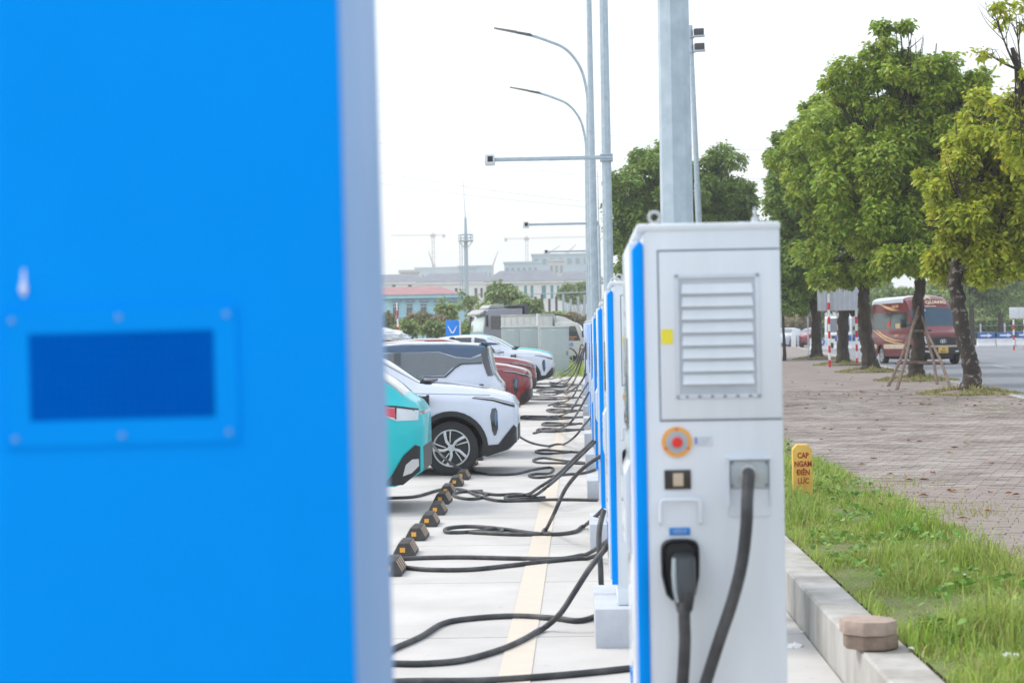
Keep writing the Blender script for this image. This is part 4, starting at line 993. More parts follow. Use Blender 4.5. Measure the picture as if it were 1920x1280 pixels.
def tree(name,base,trunk,blobs,m,leaf,per,dens,label,cat='tree',r0=.2,r1=.1,bark=BARK,limbs=14,twigs=True,group=None,ragged=.18):
    root=empty(name,base,label=label,cat=cat,group=group); B0=Vector(base)
    P=[Vector(p)-B0 for p in trunk]; S=smooth_path(P,7); n=len(S)
    rad=[]; 
    for i in range(n):
        t=i/(n-1); rr=r0+(r1-r0)*t; rr*=1+.45*math.exp(-((S[i].z)/.28)**1.2)+.06*math.sin(i*2.7); rad.append(rr)
    for i,q in enumerate(S): q+=Vector((noise.noise(Vector((i*.4,B0.y,0))),noise.noise(Vector((i*.4,B0.y,9))),0))*r0*.25*(1 if i else 0)
    S[0].z-=.08
    tm=MB().tube(S,rad,14)
    k=0
    vv=[]
    for v_ in tm.v:
        nn=noise.noise(Vector(v_)*6)*.12*r0+noise.noise(Vector(v_)*18)*.05*r0; q=Vector(v_); ax=min(S,key=lambda w:abs(w.z-q.z)); d=(q-ax); d.z=0
        q+=d.normalized()*nn if d.length>1e-5 else Vector(); vv.append(tuple(q))
    tm.v=vv
    obj('trunk',tm,bark,root,deg=60)
    Cp,Np=blob_points([((Vector(c)-B0)[:],rd) for c,rd in blobs],dens,leaf,ragged)
    lb=MB(); R_n=random.Random(int(base[0]*100+base[1])); ends=list(range(len(Cp)))
    top=S[-1]
    for (c,rd) in blobs:
        c=Vector(c)-B0; st_=S[min(n-1,int(n*R_n.uniform(.75,1)))]
        midp=(st_+c)/2+Vector((0,0,-.15*(c-st_).length+.1)); pth=smooth_path([st_,midp,c],5)
        lb.tube(pth,[r1*.75*(1-.8*i/(len(pth)-1)) for i in range(len(pth))],6)
        for j in range(limbs):
            u=Vector((R_n.gauss(0,1),R_n.gauss(0,1),R_n.gauss(.2,.8))).normalized(); e=c+Vector((u.x*rd[0],u.y*rd[1],u.z*rd[2]))*.9
            s0=pth[R_n.randrange(4,len(pth))]; mm=(s0+e)/2+Vector((R_n.gauss(0,.1),R_n.gauss(0,.1),R_n.gauss(0,.12)))*min(1,rd[0])
            lb.tube(smooth_path([s0,mm,e],3),[r1*.22,r1*.2,r1*.18,r1*.15,r1*.12,r1*.09,r1*.06],5,False)
    obj('branches',lb,bark,root,smooth=False,kind='stuff')
    leaf_cloud('crown',Cp,Np,per,leaf,m,root,kind='stuff')
    return root
def crownblobs(spec,Y,dy,F=1.22):
    out=[]
    for (px,py,rw,rh) in spec:
        Yb=Y+random.uniform(-.4,.4)*dy; c=at(px,py,Yb); k=Yb/3500; out.append((c[:],(rw*k*F,min(rw,rh)*k*1.1,rh*k*F)))
    return out
def tbase(px,py): 
    q=onz(px,py,s); return q
def trunkpts(pp,Y,b):
    return [tuple(b)]+[tuple(at(x,y,Y)) for x,y in pp]
GRASSM=mat('dull tuft grass',(.27,.33,.10),.7,col2=(.40,.34,.17),scale=4,island=.3,trans=.3)
def mound(b,label,rr=.75):
    n=2600; a=rng.uniform(0,2*pi,n); q=rr*rng.uniform(.1,1,n)**.7; X=b.x+q*np.cos(a)*1.5; Y=b.y+q*np.sin(a)*1.5
    blades('grass_tuft',X,Y,np.array([s(y)-.003 for y in Y]),rng.uniform(.05,.19,n)*np.clip(1.1-q/rr,.15,1)*(1+.8*np.sin(a*3))+.03,GRASSM if 'green' in label else GRASSD,.012,.9,label=label,cat='grass',kind='stuff')
def soil_ring(b,rr=.75):
    bm=bmesh.new(); bmesh.ops.create_uvsphere(bm,u_segments=20,v_segments=8,radius=1)
    bmesh.ops.delete(bm,geom=[v_ for v_ in bm.verts if v_.co.z<-.01],context='VERTS')
    for v_ in bm.verts:
        kk=1+.2*noise.noise(v_.co*2+b); v_.co=Vector((v_.co.x*rr*kk,v_.co.y*rr*1.3*kk,max(0,v_.co.z)**1.5*.09+.002))
    o=obj('tree_pit',MB().bm(bm),SOIL,kind='structure'); o.location=(b.x,b.y,s(b.y))
WEEDM=mat('broad weed leaves',(.16,.34,.06),.5,island=.35,trans=.3)
leaf_cloud('broad_weeds',np.stack([wx_,wy_,np.array([s(y)+.045 for y in wy_])],1),np.tile([[0,0,.8]],(260,1)),9,.055,WEEDM,None,droop=.1,label='low broad leaved weeds dotted through the grass verge',cat='weeds',kind='stuff')
# T1 front right
b1=tbase(1818,738)
tree('street_tree',b1[:],trunkpts([(1822,700),(1812,655),(1802,610),(1796,560),(1790,520),(1800,470),(1830,400)],b1.y,b1),
  crownblobs([(1830,470,75,60),(1880,400,80,80),(1800,400,60,70),(1880,300,70,70),(1920,470,70,55),(1790,478,42,36),(1850,498,50,26),(1950,330,80,90),(1790,340,50,50),(1850,190,40,30),(1900,210,40,26),(1830,240,50,45),(1900,300,60,60),(1925,400,60,70),(1765,410,36,44),(1860,330,60,60),(1850,260,50,45),(1930,250,60,60)],b1.y,2.4),
  LEAFY,.145,7,360,'yellow green tree with pale mottled leaning trunk nearest on the sidewalk',r0=.185,r1=.13,bark=BARKL,limbs=10)
soil_ring(b1); mound(b1,'green grass tuft around the foot of the nearest mottled trunk')
b2=tbase(1718,713)
tree('street_tree',b2[:],trunkpts([(1718,690),(1722,650),(1722,600),(1724,550),(1726,500),(1720,430),(1700,330)],b2.y,b2),
  crownblobs([(1700,200,80,70),(1640,150,60,50),(1700,110,60,45),(1690,70,38,26),(1760,190,60,60),(1620,250,80,70),(1700,300,90,80),(1780,300,70,70),(1640,350,80,75),(1720,400,90,75),(1690,465,75,55),(1760,470,60,48),(1590,170,40,28),(1560,145,24,14),(1810,190,45,45),(1820,250,50,50),(1820,330,50,60),(1800,420,50,50),(1600,330,60,60),(1660,420,60,60),(1700,502,50,24)],b2.y,2.6),
  LEAFG,.15,7,360,'tall green tree whose trunk is held by a timber prop frame',r0=.19,r1=.12,limbs=9)
soil_ring(b2); mound(b2,'green grass tuft around the foot of the propped tree')
b3=tbase(1632,697)
tree('street_tree',b3[:],trunkpts([(1630,670),(1624,630),(1620,580),(1618,540),(1612,500),(1600,400)],b3.y,b3),
  crownblobs([(1600,300,80,70),(1560,250,60,55),(1630,400,75,70),(1560,360,70,65),(1600,470,75,55),(1655,478,40,32),(1540,440,50,50),(1590,500,60,28),(1550,215,40,36),(1520,300,55,60),(1650,330,60,60),(1600,215,50,45),(1640,280,60,60)],b3.y,3),
  LEAFG,.165,7,320,'green tree on a leaning dark trunk just left of the maroon van',r0=.24,r1=.15,limbs=9)
soil_ring(b3); mound(b3,'green grass tuft around the foot of the trunk left of the van')
b4=tbase(1580,684)
tree('street_tree',b4[:],trunkpts([(1580,660),(1580,620),(1582,580),(1580,545),(1578,500),(1560,400)],b4.y,b4),
  crownblobs([(1530,300,60,60),(1500,350,50,55),(1560,400,70,60),(1500,430,55,55),(1550,490,70,50),(1500,510,45,42),(1490,280,34,40),(1540,530,44,18),(1470,330,24,34),(1465,400,22,40),(1500,240,24,28)],b4.y,3.4),
  LEAFD,.18,7,300,'dense dark green tree whose trunk stands between the striped sign posts',r0=.22,r1=.18,limbs=8)
soil_ring(b4,.9); mound(b4,'dry grass tuft around the foot of the tree between the sign posts')
lg=MB().tube([(b4.x-.35,b4.y-.2,s(b4.y)+2.1),(b4.x+.1,b4.y-.32,s(b4.y)+2.35),(b4.x+.45,b4.y-.2,s(b4.y)+1.9)],[.09,.11,.13],8)
obj('trunk_burl',lg,BARK,None,label='gnarled burl on the trunk between the striped posts',cat='tree burl')
bb=COL.objects['trunk_burl']; del bb['label']; del bb['category']; bb.parent=[o for o in COL.objects if o.name.startswith('street_tree')][-1]; bb.matrix_parent_inverse=Matrix.Translation(-Vector(b4))
b5=tbase(1532,673)
tree('street_tree',b5[:],trunkpts([(1531,650),(1530,620),(1531,592),(1522,560),(1510,520),(1500,470)],b5.y,b5),
  crownblobs([(1490,380,46,60),(1475,450,34,50),(1480,510,40,40),(1500,560,36,24),(1470,340,28,36),(1530,560,26,20)],b5.y,3),
  LEAFD,.19,7,250,'far green tree with a forked stubby trunk left of the white truck',r0=.24,r1=.18,limbs=7)
soil_ring(b5,.9); mound(b5,'dry grass tuft around the foot of the forked trunk')
b6=tbase(1471,676)
tree('young_tree',b6[:],trunkpts([(1471,650),(1469,620),(1468,590),(1466,560)],b6.y,b6),
  crownblobs([(1472,560,26,28),(1490,580,22,14),(1468,530,22,24)],b6.y,2),LEAFD,.16,6,240,'slender young tree with a thin stem beside the nearest charger edge',r0=.07,r1=.05,limbs=6)
# off-frame tree on the right whose bare boughs come in
b0=Vector((8.75,33.5,s(33.5)))
tree('bare_topped_tree',b0[:],[b0[:]]+[tuple(at(x,y,33.5)) for x,y in ((2000,600),(1985,450),(1955,300),(1925,200),(1915,150),(1900,90))],
  crownblobs([(1905,205,36,20),(1930,130,34,20),(1850,100,26,10),(1860,12,34,12),(1845,240,20,10),(1905,30,28,22),(1960,260,60,60),(1915,250,40,30),(1890,200,30,20)],33.5,1.2),
  LEAFY,.14,6,200,'tree at the right edge with sparse leaves and bare upper boughs',r0=.17,r1=.04,limbs=9,ragged=.3)
# trees far behind the charger
b7=Vector(at(1232,640,85)); b7.z=s(85)
tree('round_tree',b7[:],[b7[:],tuple(at(1232,560,85)),tuple(at(1230,460,85))],
  crownblobs([(1225,330,52,56),(1190,360,36,40),(1260,370,50,55),(1200,430,50,50),(1250,450,55,50),(1175,480,28,32),(1240,510,55,35),(1290,430,40,45)],85,3),
  LEAFD,.20,7,240,'dark round tree behind the thick pole, left of its neighbour',r0=.25,r1=.2,limbs=7)
b8=Vector(at(1352,640,88)); b8.z=s(88)
tree('round_tree',b8[:],[b8[:],tuple(at(1352,560,88)),tuple(at(1352,460,88))],
  crownblobs([(1350,345,48,46),(1378,385,36,46),(1320,390,40,50),(1350,430,60,50),(1390,370,22,26),(1340,500,50,40)],88,3),
  LEAFD,.20,7,240,'dark round tree right of the thick pole, above the nearest charger',r0=.25,r1=.2,limbs=7)
# timber props round T2
pr=empty('tree_prop',b2[:],label='timber prop frame of leaning poles around the second tree trunk',cat='tree prop')
Yp=b2.y
def PP(px,py,dy): return Vector(at(px,py,Yp+dy))-Vector(b2)
legs=[((1665,724,-1.0),(1722,590,-.12)),((1681,731,-1.4),(1722,575,-.15)),((1757,720,-.6),(1733,600,.2)),((1783,729,-1.2),(1728,592,-.1))]
def gp(px,py):
    q=onz(px,py,s); return Vector(q)-Vector(b2)
for (a,b) in legs:
    A=gp(a[0],a[1]); A.z-=.02; obj('prop_pole',MB().tube([A,A*.66+PP(*b)*.34+Vector((.03,0,.01)),A*.3+PP(*b)*.7-Vector((.02,0,0)),PP(*b)],[.042,.038,.034,.028],8),WOOD,pr)
for (a,b) in (((1678,681,-.7),(1772,681,-.7)),((1683,678,-.35),(1765,679,-.3)),((1700,622,-.35),(1746,619,-.3)),((1706,619,-.28),(1740,622,-.45))):
    obj('prop_crossbar',MB().tube([PP(*a),PP(*b)],[.030,.026],7),WOOD,pr)
# ------------------------------------------------------------------ SIGNS WITH STRIPED POSTS
def striped(parent,x,y,z0,h,rr=.045,first=.0,step=.26,lo=False):
    z=0; k=0
    while z<h:
        hh=min(step,h-z); m_=RRED if k%2==0 and z<2.2 else RWH
        obj('red_band' if m_ is RRED else 'white_band',MB().cyl((x,y,z0+z),(0,0,1),rr,hh,14),m_,parent); z+=hh; k+=1
q1=onz(1556,688,s); q2=onz(1607,684,s)
sg=empty('road_sign',q1[:],label='back of a big white road sign on two red striped posts',cat='road sign')
k=q1.y/3500
for q in (q1,q2): striped(sg,q.x-q1.x,q.y-q1.y,s(q.y)-q1.z,3.6)
a=Vector(at(1533,583,q1.y+.1))-q1; b=Vector(at(1614,470,q1.y+.1))-q1
pn=obj('sign_panel',MB().box(a.x,b.x,.06,.10,a.z,b.z,.005),mat('sign back aluminium',(.50,.54,.60),.5,var=.06),sg)
for kk in range(9):
    x=a.x+(b.x-a.x)*(kk+.5)/9; obj('stiffening_rib',MB().box(x-.015,x+.015,.045,.06,a.z+.01,b.z-.01),mat('sign rib',(.6,.64,.70),.5),pn,smooth=False)
q3=onz(1572,672,s); sg3=empty('striped_post',q3[:],label='farther red striped post right behind the trunk between the sign posts',cat='post')
striped(sg3,0,0,0,3.2)
q4=onz(1516,668,s); bs=empty('blue_sign',q4[:],label='narrow blue road sign seen nearly edge on behind the forked tree',cat='road sign')
z0=at(1516,588,q4.y).z-q4.z; z1=at(1516,556,q4.y).z-q4.z
obj('blue_panel',MB().box(-.1,.1,-.05,.0,z0,z1,.004),mat('sign blue',(.01,.09,.38),.4),bs); obj('post',MB().cyl((0,.03,0),(0,0,1),.03,z1,10),STEEL,bs)
# white sign far right
q5=Vector(at(1908,648,110)); q5.z=r(110); ws2=empty('road_sign',q5[:],label='small blank white sign board on two striped legs at the right edge',cat='road sign')
obj('sign_panel',MB().box(-.45,.8,-.03,0,at(1900,597,110).z-q5.z,at(1900,576,110).z-q5.z,.004),mat('sign face white',(.72,.74,.76),.5),ws2)
for x in (-.2,.42): striped(ws2,x,.05,0,at(1900,590,110).z-q5.z,.05,step=.3)
# jersey barriers with arrow boards
BARR=mat('white barrier plastic',(.70,.71,.72),.6,var=.08); BBL=mat('arrow board blue',(.02,.12,.45),.5)
def barrier():
    root=empty('road_barrier')
    obj('block',MB().prism([(-.25,0),(.25,0),(.22,.12),(.1,.3),(.09,.55),(-.09,.55),(-.1,.3),(-.22,.12)],'x',-.62,.62,.01),BARR,root)
    obj('arrow_board',MB().box(-.56,.56,-.12,-.095,.56,.96,.004),BBL,root)
    obj('arrow',MB().prism([(-.4,.70),(.1,.70),(.1,.62),(.4,.76),(.1,.90),(.1,.82),(-.4,.82)],'y',-.128,-.1205),mat('arrow white',(.78,.79,.8),.5),root,smooth=False)
    return root
bw=None; k=0
for (x0,x1,Y) in ((18.0,22.6,128.0),(27.8,33.5,128.5)):
    x=x0
    while x<x1:
        lab=f'white road barrier with blue arrow board, {NTH[k]} from the left in the far line'
        loc=(x,Y+.1*math.sin(x),r(Y))
        if bw is None: bw=barrier(); bw.location=loc; tag(bw,lab,'road barrier','arrow barriers across the road')
        else: dup(bw,loc,random.uniform(-.04,.04),label=lab)
        x+=1.29; k+=1
bd=MB().prism([(-.25,0),(.25,0),(.22,.12),(.1,.3),(.09,.8),(-.09,.8),(-.1,.3),(-.22,.12)],'x',-.7,.7,.01)
o=obj('end_barrier',bd,BARR,label='white end barrier with a round blue ring sign at the left of the line',cat='road barrier'); o.location=(16.4,127.5,r(127))
ring=MB().tube([(.24*math.cos(t*pi/10),0,.24*math.sin(t*pi/10)) for t in range(21)],.045,8,False)
rg=obj('ring_sign',ring,BBL,o); rg.location=(0,-.24,.55)
# ------------------------------------------------------------------ VAN
S=van_spec(); S.fore=2.15; pv=at(1758,660,75); van=empty('minibus',(0,0,0),label='maroon limousine minibus with gold swooshes driving towards the camera',cat='minibus')
car_base(van,S,MAROON,PWHITE,mat('van windshield blue',(.025,.07,.12),.1,coat=.2,spec=.4))
VG=mat('van glass greenish',(.012,.04,.045),.12,coat=.1,spec=.3)
CREAM=mat('van cream band',(.58,.50,.38),.4,coat=.5)
obj('side_window',patch(S,[(1.15,1.45),(1.62,2.0),(1.95,2.03),(1.95,1.42)],.008,step=.15,zstep=.1),VG,van)
obj('side_window',patch(S,[(2.1,1.40),(2.1,2.03),(3.45,2.03),(3.45,1.40)],.008,step=.2,zstep=.1),VG,van)
obj('side_window',patch(S,[(3.6,1.40),(3.6,2.03),(5.9,2.03),(5.9,1.40)],.008,step=.2,zstep=.1),VG,van)
obj('cream_band',patch(S,[(1.42,.62),(4.2,.62),(4.2,.80),(1.42,.80)],.006,step=.2),CREAM,van)
obj('cream_band',patch(S,[(5.1,.62),(6.1,.62),(6.1,.80),(5.1,.80)],.006,step=.2),CREAM,van)
def swoosh(pts,w): 
    up=[(a,b+w*math.sin(pi*i/(len(pts)-1))) for i,(a,b) in enumerate(pts)]; lo=[(a,b-w*.2) for a,b in pts]; return up+lo[::-1]
for (pts,w) in (([(1.9,.83),(2.8,.84),(3.9,.95),(4.9,1.18),(5.8,1.38)],.05),([(1.8,.93),(2.9,.94),(4.0,1.08),(4.8,1.25),(5.3,1.38)],.05),([(2.6,2.12),(3.4,2.13),(4.2,2.22),(4.9,2.38)],.05),([(3.1,2.2),(3.8,2.22),(4.6,2.32),(5.3,2.44)],.05)):
    obj('gold_swoosh',patch(S,swoosh(pts,w),.012,step=.15,zstep=.1),GOLD,van)
text('side_lettering','LIMOUSINE',.16,GOLD,van,(-3.0,-sideY(S,3.0,2.26)-.02,2.27),(pi/2+.1,0,0),bold=.004)
text('side_lettering','LIMOUSINE',.10,GOLD,van,(-2.6,-sideY(S,2.6,1.15)-.02,1.13),(pi/2,0,0),bold=.003)
obj('destination_card',MB().box(-2.9,-2.35,-sideY(S,2.6,1.5)-.014,-sideY(S,2.6,1.5)-.004,1.42,1.60),mat('card tan',(.5,.38,.2),.6),van,smooth=False)
obj('window_flag',MB().prism([(-3.95,1.62),(-3.6,1.72),(-3.62,1.50),(-3.95,1.42)],'y',-sideY(S,3.8,1.6)-.016,-sideY(S,3.8,1.6)-.006),mat('flag red',(.6,.08,.03),.6),van,smooth=False)
# front
obj('front_grille',fpatch(S,[(-.62,.74),(.62,.74),(.74,1.02),(-.74,1.02)],.012),BLACK,van)
obj('bumper',fpatch(S,[(-.86,.40),(.86,.40),(.90,.66),(-.90,.66)],.016),BLACK,van)
obj('bumper_corner',patch(S,[(.01,.42),(.01,.70),(.40,.70),(.5,.60),(.5,.34),(.2,.34)],.014,step=.03),BLACK,van)
obj('cream_front_band',fpatch(S,[(-.84,.665),(.84,.665),(.84,.73),(-.84,.73)],.014),CREAM,van)
for sd_ in (1,-1):
    hl=fpatch(S,[(sd_*.60,1.03),(sd_*.66,.80),(sd_*.86,.86),(sd_*.90,1.14)],.016,step=.04); obj('headlight',hl,LAMPW,van)
    obj('headlight_indicator',fpatch(S,[(sd_*.78,.88),(sd_*.80,.83),(sd_*.87,.87),(sd_*.885,.94)],.024),mat('indicator amber',(.8,.3,.05),.3),van)
    obj('fog_lamp',fpatch(S,[(sd_*.50,.52),(sd_*.52,.47),(sd_*.74,.49),(sd_*.76,.54)],.024),LAMPW,van)
    obj('mirror',MB().box(-1.35,-1.15,sd_*1.18-.1,sd_*1.18+.1,1.42,1.78,.04).box(-1.3,-1.24,min(sd_*.95,sd_*1.15),max(sd_*.95,sd_*1.15),1.5,1.54),BLACK,van)
lg=empty('front_logo',(.035,0,.885)); lg.parent=van
obj('logo_oval',MB().tube([(0,.13*math.cos(t*pi/12),.068*math.sin(t*pi/12)) for t in range(25)],.011,6,False),CHROME,lg)
obj('logo_letter',MB().prism([(-.055,-.04),(-.03,-.04),(-.012,-.004),(.022,.008),(.03,-.04),(.055,-.04),(.06,.04),(.035,.04),(.022,.02),(-.018,.006),(-.03,.04),(-.058,.04)],'x',-.006,.008),CHROME,lg)
obj('number_plate',MB().box(.02,.04,-.21,.21,.44,.66,.005),mat('plate amber',(.78,.50,.12),.5),van)
text('plate_text','29B',.08,BLACK,van,(.0415,0,.60),(pi/2,0,pi/2),bold=.002); text('plate_text','056.21',.08,BLACK,van,(.0415,0,.50),(pi/2,0,pi/2),bold=.002)
tx=[o for o in ()]
text('front_lettering','DUY QUANG',.23,mat('front gold letters',(.70,.58,.42),.5),van,(-1.49,0,2.385),(math.radians(48),0,pi/2),bold=.006,spacing=1.05)
text('front_lettering_small','LIMOUSINE',.085,MATS['front gold letters'],van,(-1.345,0,2.235),(math.radians(50),0,pi/2),bold=.002,spacing=1.1)
em=MB()
for k in range(5):
    t=pi*k/4; em.cyl((-1.70+.0*k,.10*math.cos(t),2.53+.055*math.sin(t)),(.8,0,.6),.05,.02,10)
obj('front_emblem',em,MATS['front gold letters'],van)
obj('roof_front',MB().add([],[]),MAROON,None) if False else None
obj('dash',fpatch(S,[(-.3,1.04),(.3,1.04),(.3,1.06),(-.3,1.06)],.01),BLACK,van)
obj('sun_visor',MB().prism([(-1.20,2.05),(-1.28,2.13),(-1.29,2.12),(-1.21,2.04)],'y',-.7,-.25),mat('visor pale',(.35,.5,.6),.4),van)
van.rotation_euler=(0,0,-pi/2+.17)
VY=75.3; vx=at(1768,640,VY).x
van.location=(vx,VY,r(VY)+.002); van.scale=(1,1,1.06)
# ------------------------------------------------------------------ BOX TRUCKS, CARS FAR AWAY
def truck(name,label,boxm,cabm,Lb=4.2,H=2.9,cabL=1.7,W=.95,cabH=2.1,boxz=.9):
    # local: nose at x=0 facing +X
    root=empty(name,label=label,cat='truck')
    P=[(0,.45),(0,1.05),(-.12,1.15),(-.42,cabH-.12),(-.6,cabH),(-cabL,cabH+.02),(-cabL,.45)]
    obj('cab',MB().prism(P,'y',-W,W,.05),cabm,root)
    obj('windshield',MB().add([(-.135,-W*.85,1.17),(-.135,W*.85,1.17),(-.405,W*.82,cabH-.14),(-.405,-W*.82,cabH-.14)],[(0,1,2,3)]).add([(-.11+.0,-W*.85,1.17),(-.11,W*.85,1.17),(-.385,W*.82,cabH-.14),(-.385,-W*.82,cabH-.14)],[(3,2,1,0)]),GLASS2,root)
    for sd_ in (1,-1):
        y=sd_*(W+.004); obj('side_window',MB().prism([(-.32,1.15),(-.56,cabH-.18),(-cabL+.25,cabH-.18),(-cabL+.25,1.15)],'y',min(y,y-sd_*.02),max(y,y-sd_*.02)),GLASS,root)
        obj('door_gap',MB().box(-cabL+.18,-cabL+.165,y-.002,y+.002,.55,cabH-.1),GROOVE,root,smooth=False)
        obj('headlight',MB().box(-.02,.012,sd_*.7-.13,sd_*.7+.13,.72,.86,.01),LAMPW,root)
        obj('mirror',MB().box(-.25,-.17,sd_*(W+.15)-.07,sd_*(W+.15)+.07,1.3,1.6,.02),BLACK,root)
    obj('grille',MB().box(-.01,.012,-.5,.5,.70,.92,.01),BLACK,root); obj('bumper',MB().box(-.1,.05,-W,W,.38,.6,.03),cabm,root)
    obj('number_plate',MB().box(.05,.06,-.2,.2,.42,.54),RWH,root)
    obj('chassis',MB().box(-cabL-Lb,-.3,-.4,.4,.5,.72),TRDK,root)
    bx=obj('cargo_box',MB().box(-cabL-.1-Lb,-cabL-.1,-W-.08,W+.08,boxz,H,.02),boxm,root)
    rb=MB()
    for k in range(8):
        x=-cabL-.1-Lb+Lb*(k+.5)/8
        [obj('box_rib',MB().box(x-.02,x+.02,min(e*(W+.08),e*(W+.10)),max(e*(W+.08),e*(W+.10)),boxz+.05,H-.05),boxm,bx) for e in (1,-1)]
    obj('box_rail',MB().box(-cabL-.1-Lb-.01,-cabL-.09,-W-.11,W+.11,H-.05,H+.03,.01),mat('rail grey',(.5,.52,.53),.5),bx)
    WS=Spec(); WS.R=.37
    for x in (-.95,-cabL-Lb+.9):
        for sd_ in (1,-1): wheel(root,x,sd_*(W-.12),WS,sd_)
    obj('mudguard',MB().tube([(-.95+.46*math.cos(t*pi/10),-W-.004,.37+.46*math.sin(t*pi/10)) for t in range(11)],.03,6).tube([(-.95+.46*math.cos(t*pi/10),W+.004,.37+.46*math.sin(t*pi/10)) for t in range(11)],.03,6),BLACK,root)
    return root
t1=truck('box_truck','white light box truck facing right behind the grey equipment cabinets',TRWH,TRWH,Lb=2.35,H=2.36,W=.85,cabH=2.0,boxz=.8,cabL=1.5)
t1.location=(at(1104,640,86).x,86,g(86)-.05); t1.rotation_euler=(0,0,-.06)
obj('roof_rack',MB().tube([(-1.5,-.6,2.36),(-.75,-.55,2.24)],.03,6),BLACK,t1)
obj('roof_fairing',MB().prism([(-.62,1.98),(-1.2,2.28),(-1.48,2.32),(-1.48,1.98)],'y',-.7,.7,.06),TRWH,t1)
dl=obj('door_decal',MB().cyl((-.75,-.853,.98),(0,-1,0),.10,.004,16),mat('decal blue',(.2,.35,.65),.5),t1)
obj('door_decal',MB().box(-.85,-.5,-.858,-.85,1.3,1.34).box(-.82,-.6,-.858,-.85,1.2,1.23),mat('decal orange',(.8,.3,.1),.5),t1,smooth=False)
# grey dump truck cab facing left
t2=empty('dump_truck',label='grey dump truck facing left with dark tipper bed behind the cabinets',cat='truck')
P=[(0,.6),(-.02,1.55),(-.18,2.62),(-.30,2.80),(-2.2,2.86),(-2.2,.6)]
obj('cab',MB().prism(P,'y',-1.2,1.2,.06),TRGR,t2)
obj('windshield',MB().prism([(-.01,1.62),(-.145,2.50),(-.17,2.50),(-.04,1.62)],'y',-1.08,1.08,.006),mat('pale cab glass',(.5,.68,.68),.12,coat=1),t2)
obj('sun_visor',MB().prism([(-.10,2.56),(.14,2.50),(.14,2.60),(-.2,2.82)],'y',-1.15,1.15,.02),mat('visor grey',(.38,.40,.42),.5),t2)
obj('front_panel',MB().box(-.03,.06,-1.18,1.18,.62,1.5,.03),mat('cab light grey',(.52,.53,.56),.5),t2)
obj('wind_deflector',MB().prism([(-.4,2.85),(-.6,3.05),(-1.3,3.05),(-1.4,2.85)],'y',-.8,.8,.04),mat('visor grey',(.38,.40,.42),.5),t2)
for sd_ in (1,-1):
    y=sd_*1.203; obj('side_window',MB().prism([(-.45,1.75),(-.45,2.45),(-1.35,2.45),(-1.35,1.75)],'y',min(y,y-sd_*.02),max(y,y-sd_*.02)),GLASS,t2)
    obj('mirror',MB().box(-.2,-.1,sd_*1.4-.1,sd_*1.4+.1,1.9,2.5,.02),BLACK,t2)
obj('tipper_bed',MB().prism([(-1.3,2.93),(-1.35,2.99),(-2.5,3.08),(-2.6,2.1),(-6.2,2.0),(-6.2,1.3),(-2.4,1.3),(-2.3,2.9)],'y',-1.2,1.2,.02),TRDK,t2)
WS=Spec(); WS.R=.5
for x in (-1.3,-4.2,-5.5):
    for sd_ in (1,-1): wheel(t2,x,sd_*1.05,WS,sd_)
obj('chassis',MB().box(-6.2,-.3,-.5,.5,.7,1.1),TRDK,t2)
pq=at(893,640,98); t2.location=(pq.x,98,g(98)-.1); t2.rotation_euler=(0,0,pi+.36)
t3=truck('box_truck','white box truck beyond the road behind the striped sign posts',mat('box pale grey',(.55,.58,.60),.5),TRWH,Lb=4.2,H=3.4,W=1.0,cabH=2.35,boxz=1.0)
pq=at(1572,650,140); t3.location=(pq.x,140,r(140)); t3.rotation_euler=(0,0,-pi/2-.20)
# parked cars beyond the road
pc=empty('distant_car',label='red car in front, beyond the road between the thin tree and forked tree',cat='car',group='cars parked beyond the road')
S=sedan_spec(); car_base(pc,S,mat('faded red paint',(.35,.06,.07),.3,coat=.8),None,GLASS2)
obj('side_window',patch(S,[(1.6,1.10),(2.0,1.46),(3.1,1.49),(3.5,1.15)],.006,zstep=.06),GLASS2,pc)
pq=at(1497,640,150); pc.location=(pq.x,150,1.13); pc.rotation_euler=(0,0,pi+.9)
pc2=dup(pc,(pq.x-2.2,154,1.15),pi+.9,label='second red car parked behind the thin young tree beyond the road')
pc3=empty('distant_car',label='white car corner just beside the nearest charger, beyond the road',cat='car',group='cars parked beyond the road')
car_base(pc3,S,PWHITE,None,GLASS2); pc3.location=(at(1462,640,148).x-.2,148,1.13); pc3.rotation_euler=(0,0,pi+1.1)
# ------------------------------------------------------------------ GREY EQUIPMENT CABINETS, SIGN, PERSON, BUNDLE
for (x0,x1,lab,n) in ((940,1008,'left grey equipment cabinet with two doors beyond the parked cars',2),(1013,1067,'right grey equipment cabinet with a single wide door beyond the parked cars',1)):
    a=at(x0,640,70 if n==2 else 68); b=at(x1,640,70 if n==2 else 68); Y=a.y; W_=b.x-a.x; zb=g(Y)+.16; zt=at((x0+x1)/2,612,Y).z
    c=empty('equipment_cabinet',(a.x,Y,g(Y)),label=lab,cat='cabinet')
    obj('base',MB().box(-.04,W_+.04,-.05,.75,0,.16,.01),CONC2,c)
    obj('housing',MB().box(0,W_,0,.7,.16,zt-g(Y)-.04,.008),BOXG,c)
    obj('lid',MB().box(-.02,W_+.02,-.03,.73,zt-g(Y)-.04,zt-g(Y)+.02,.01),mat('lid pale',(.55,.6,.6),.5),c)
    for k in range(n):
        w0=W_*k/n+.012; w1=W_*(k+1)/n-.012
        dd=obj('door',MB().box(w0,w1,-.018,-.001,.2,zt-g(Y)-.08,.004),BOXG,c)
        obj('door_handle',MB().box(w1-.08,w1-.05,-.035,-.018,.75,.9,.004),BLACK,dd)
        obj('vent_slot',MB().box((w0+w1)/2-.12,(w0+w1)/2+.12,-.022,-.018,zt-g(Y)-.14,zt-g(Y)-.11),mat('slot pale',(.6,.64,.64),.5),dd,smooth=False)
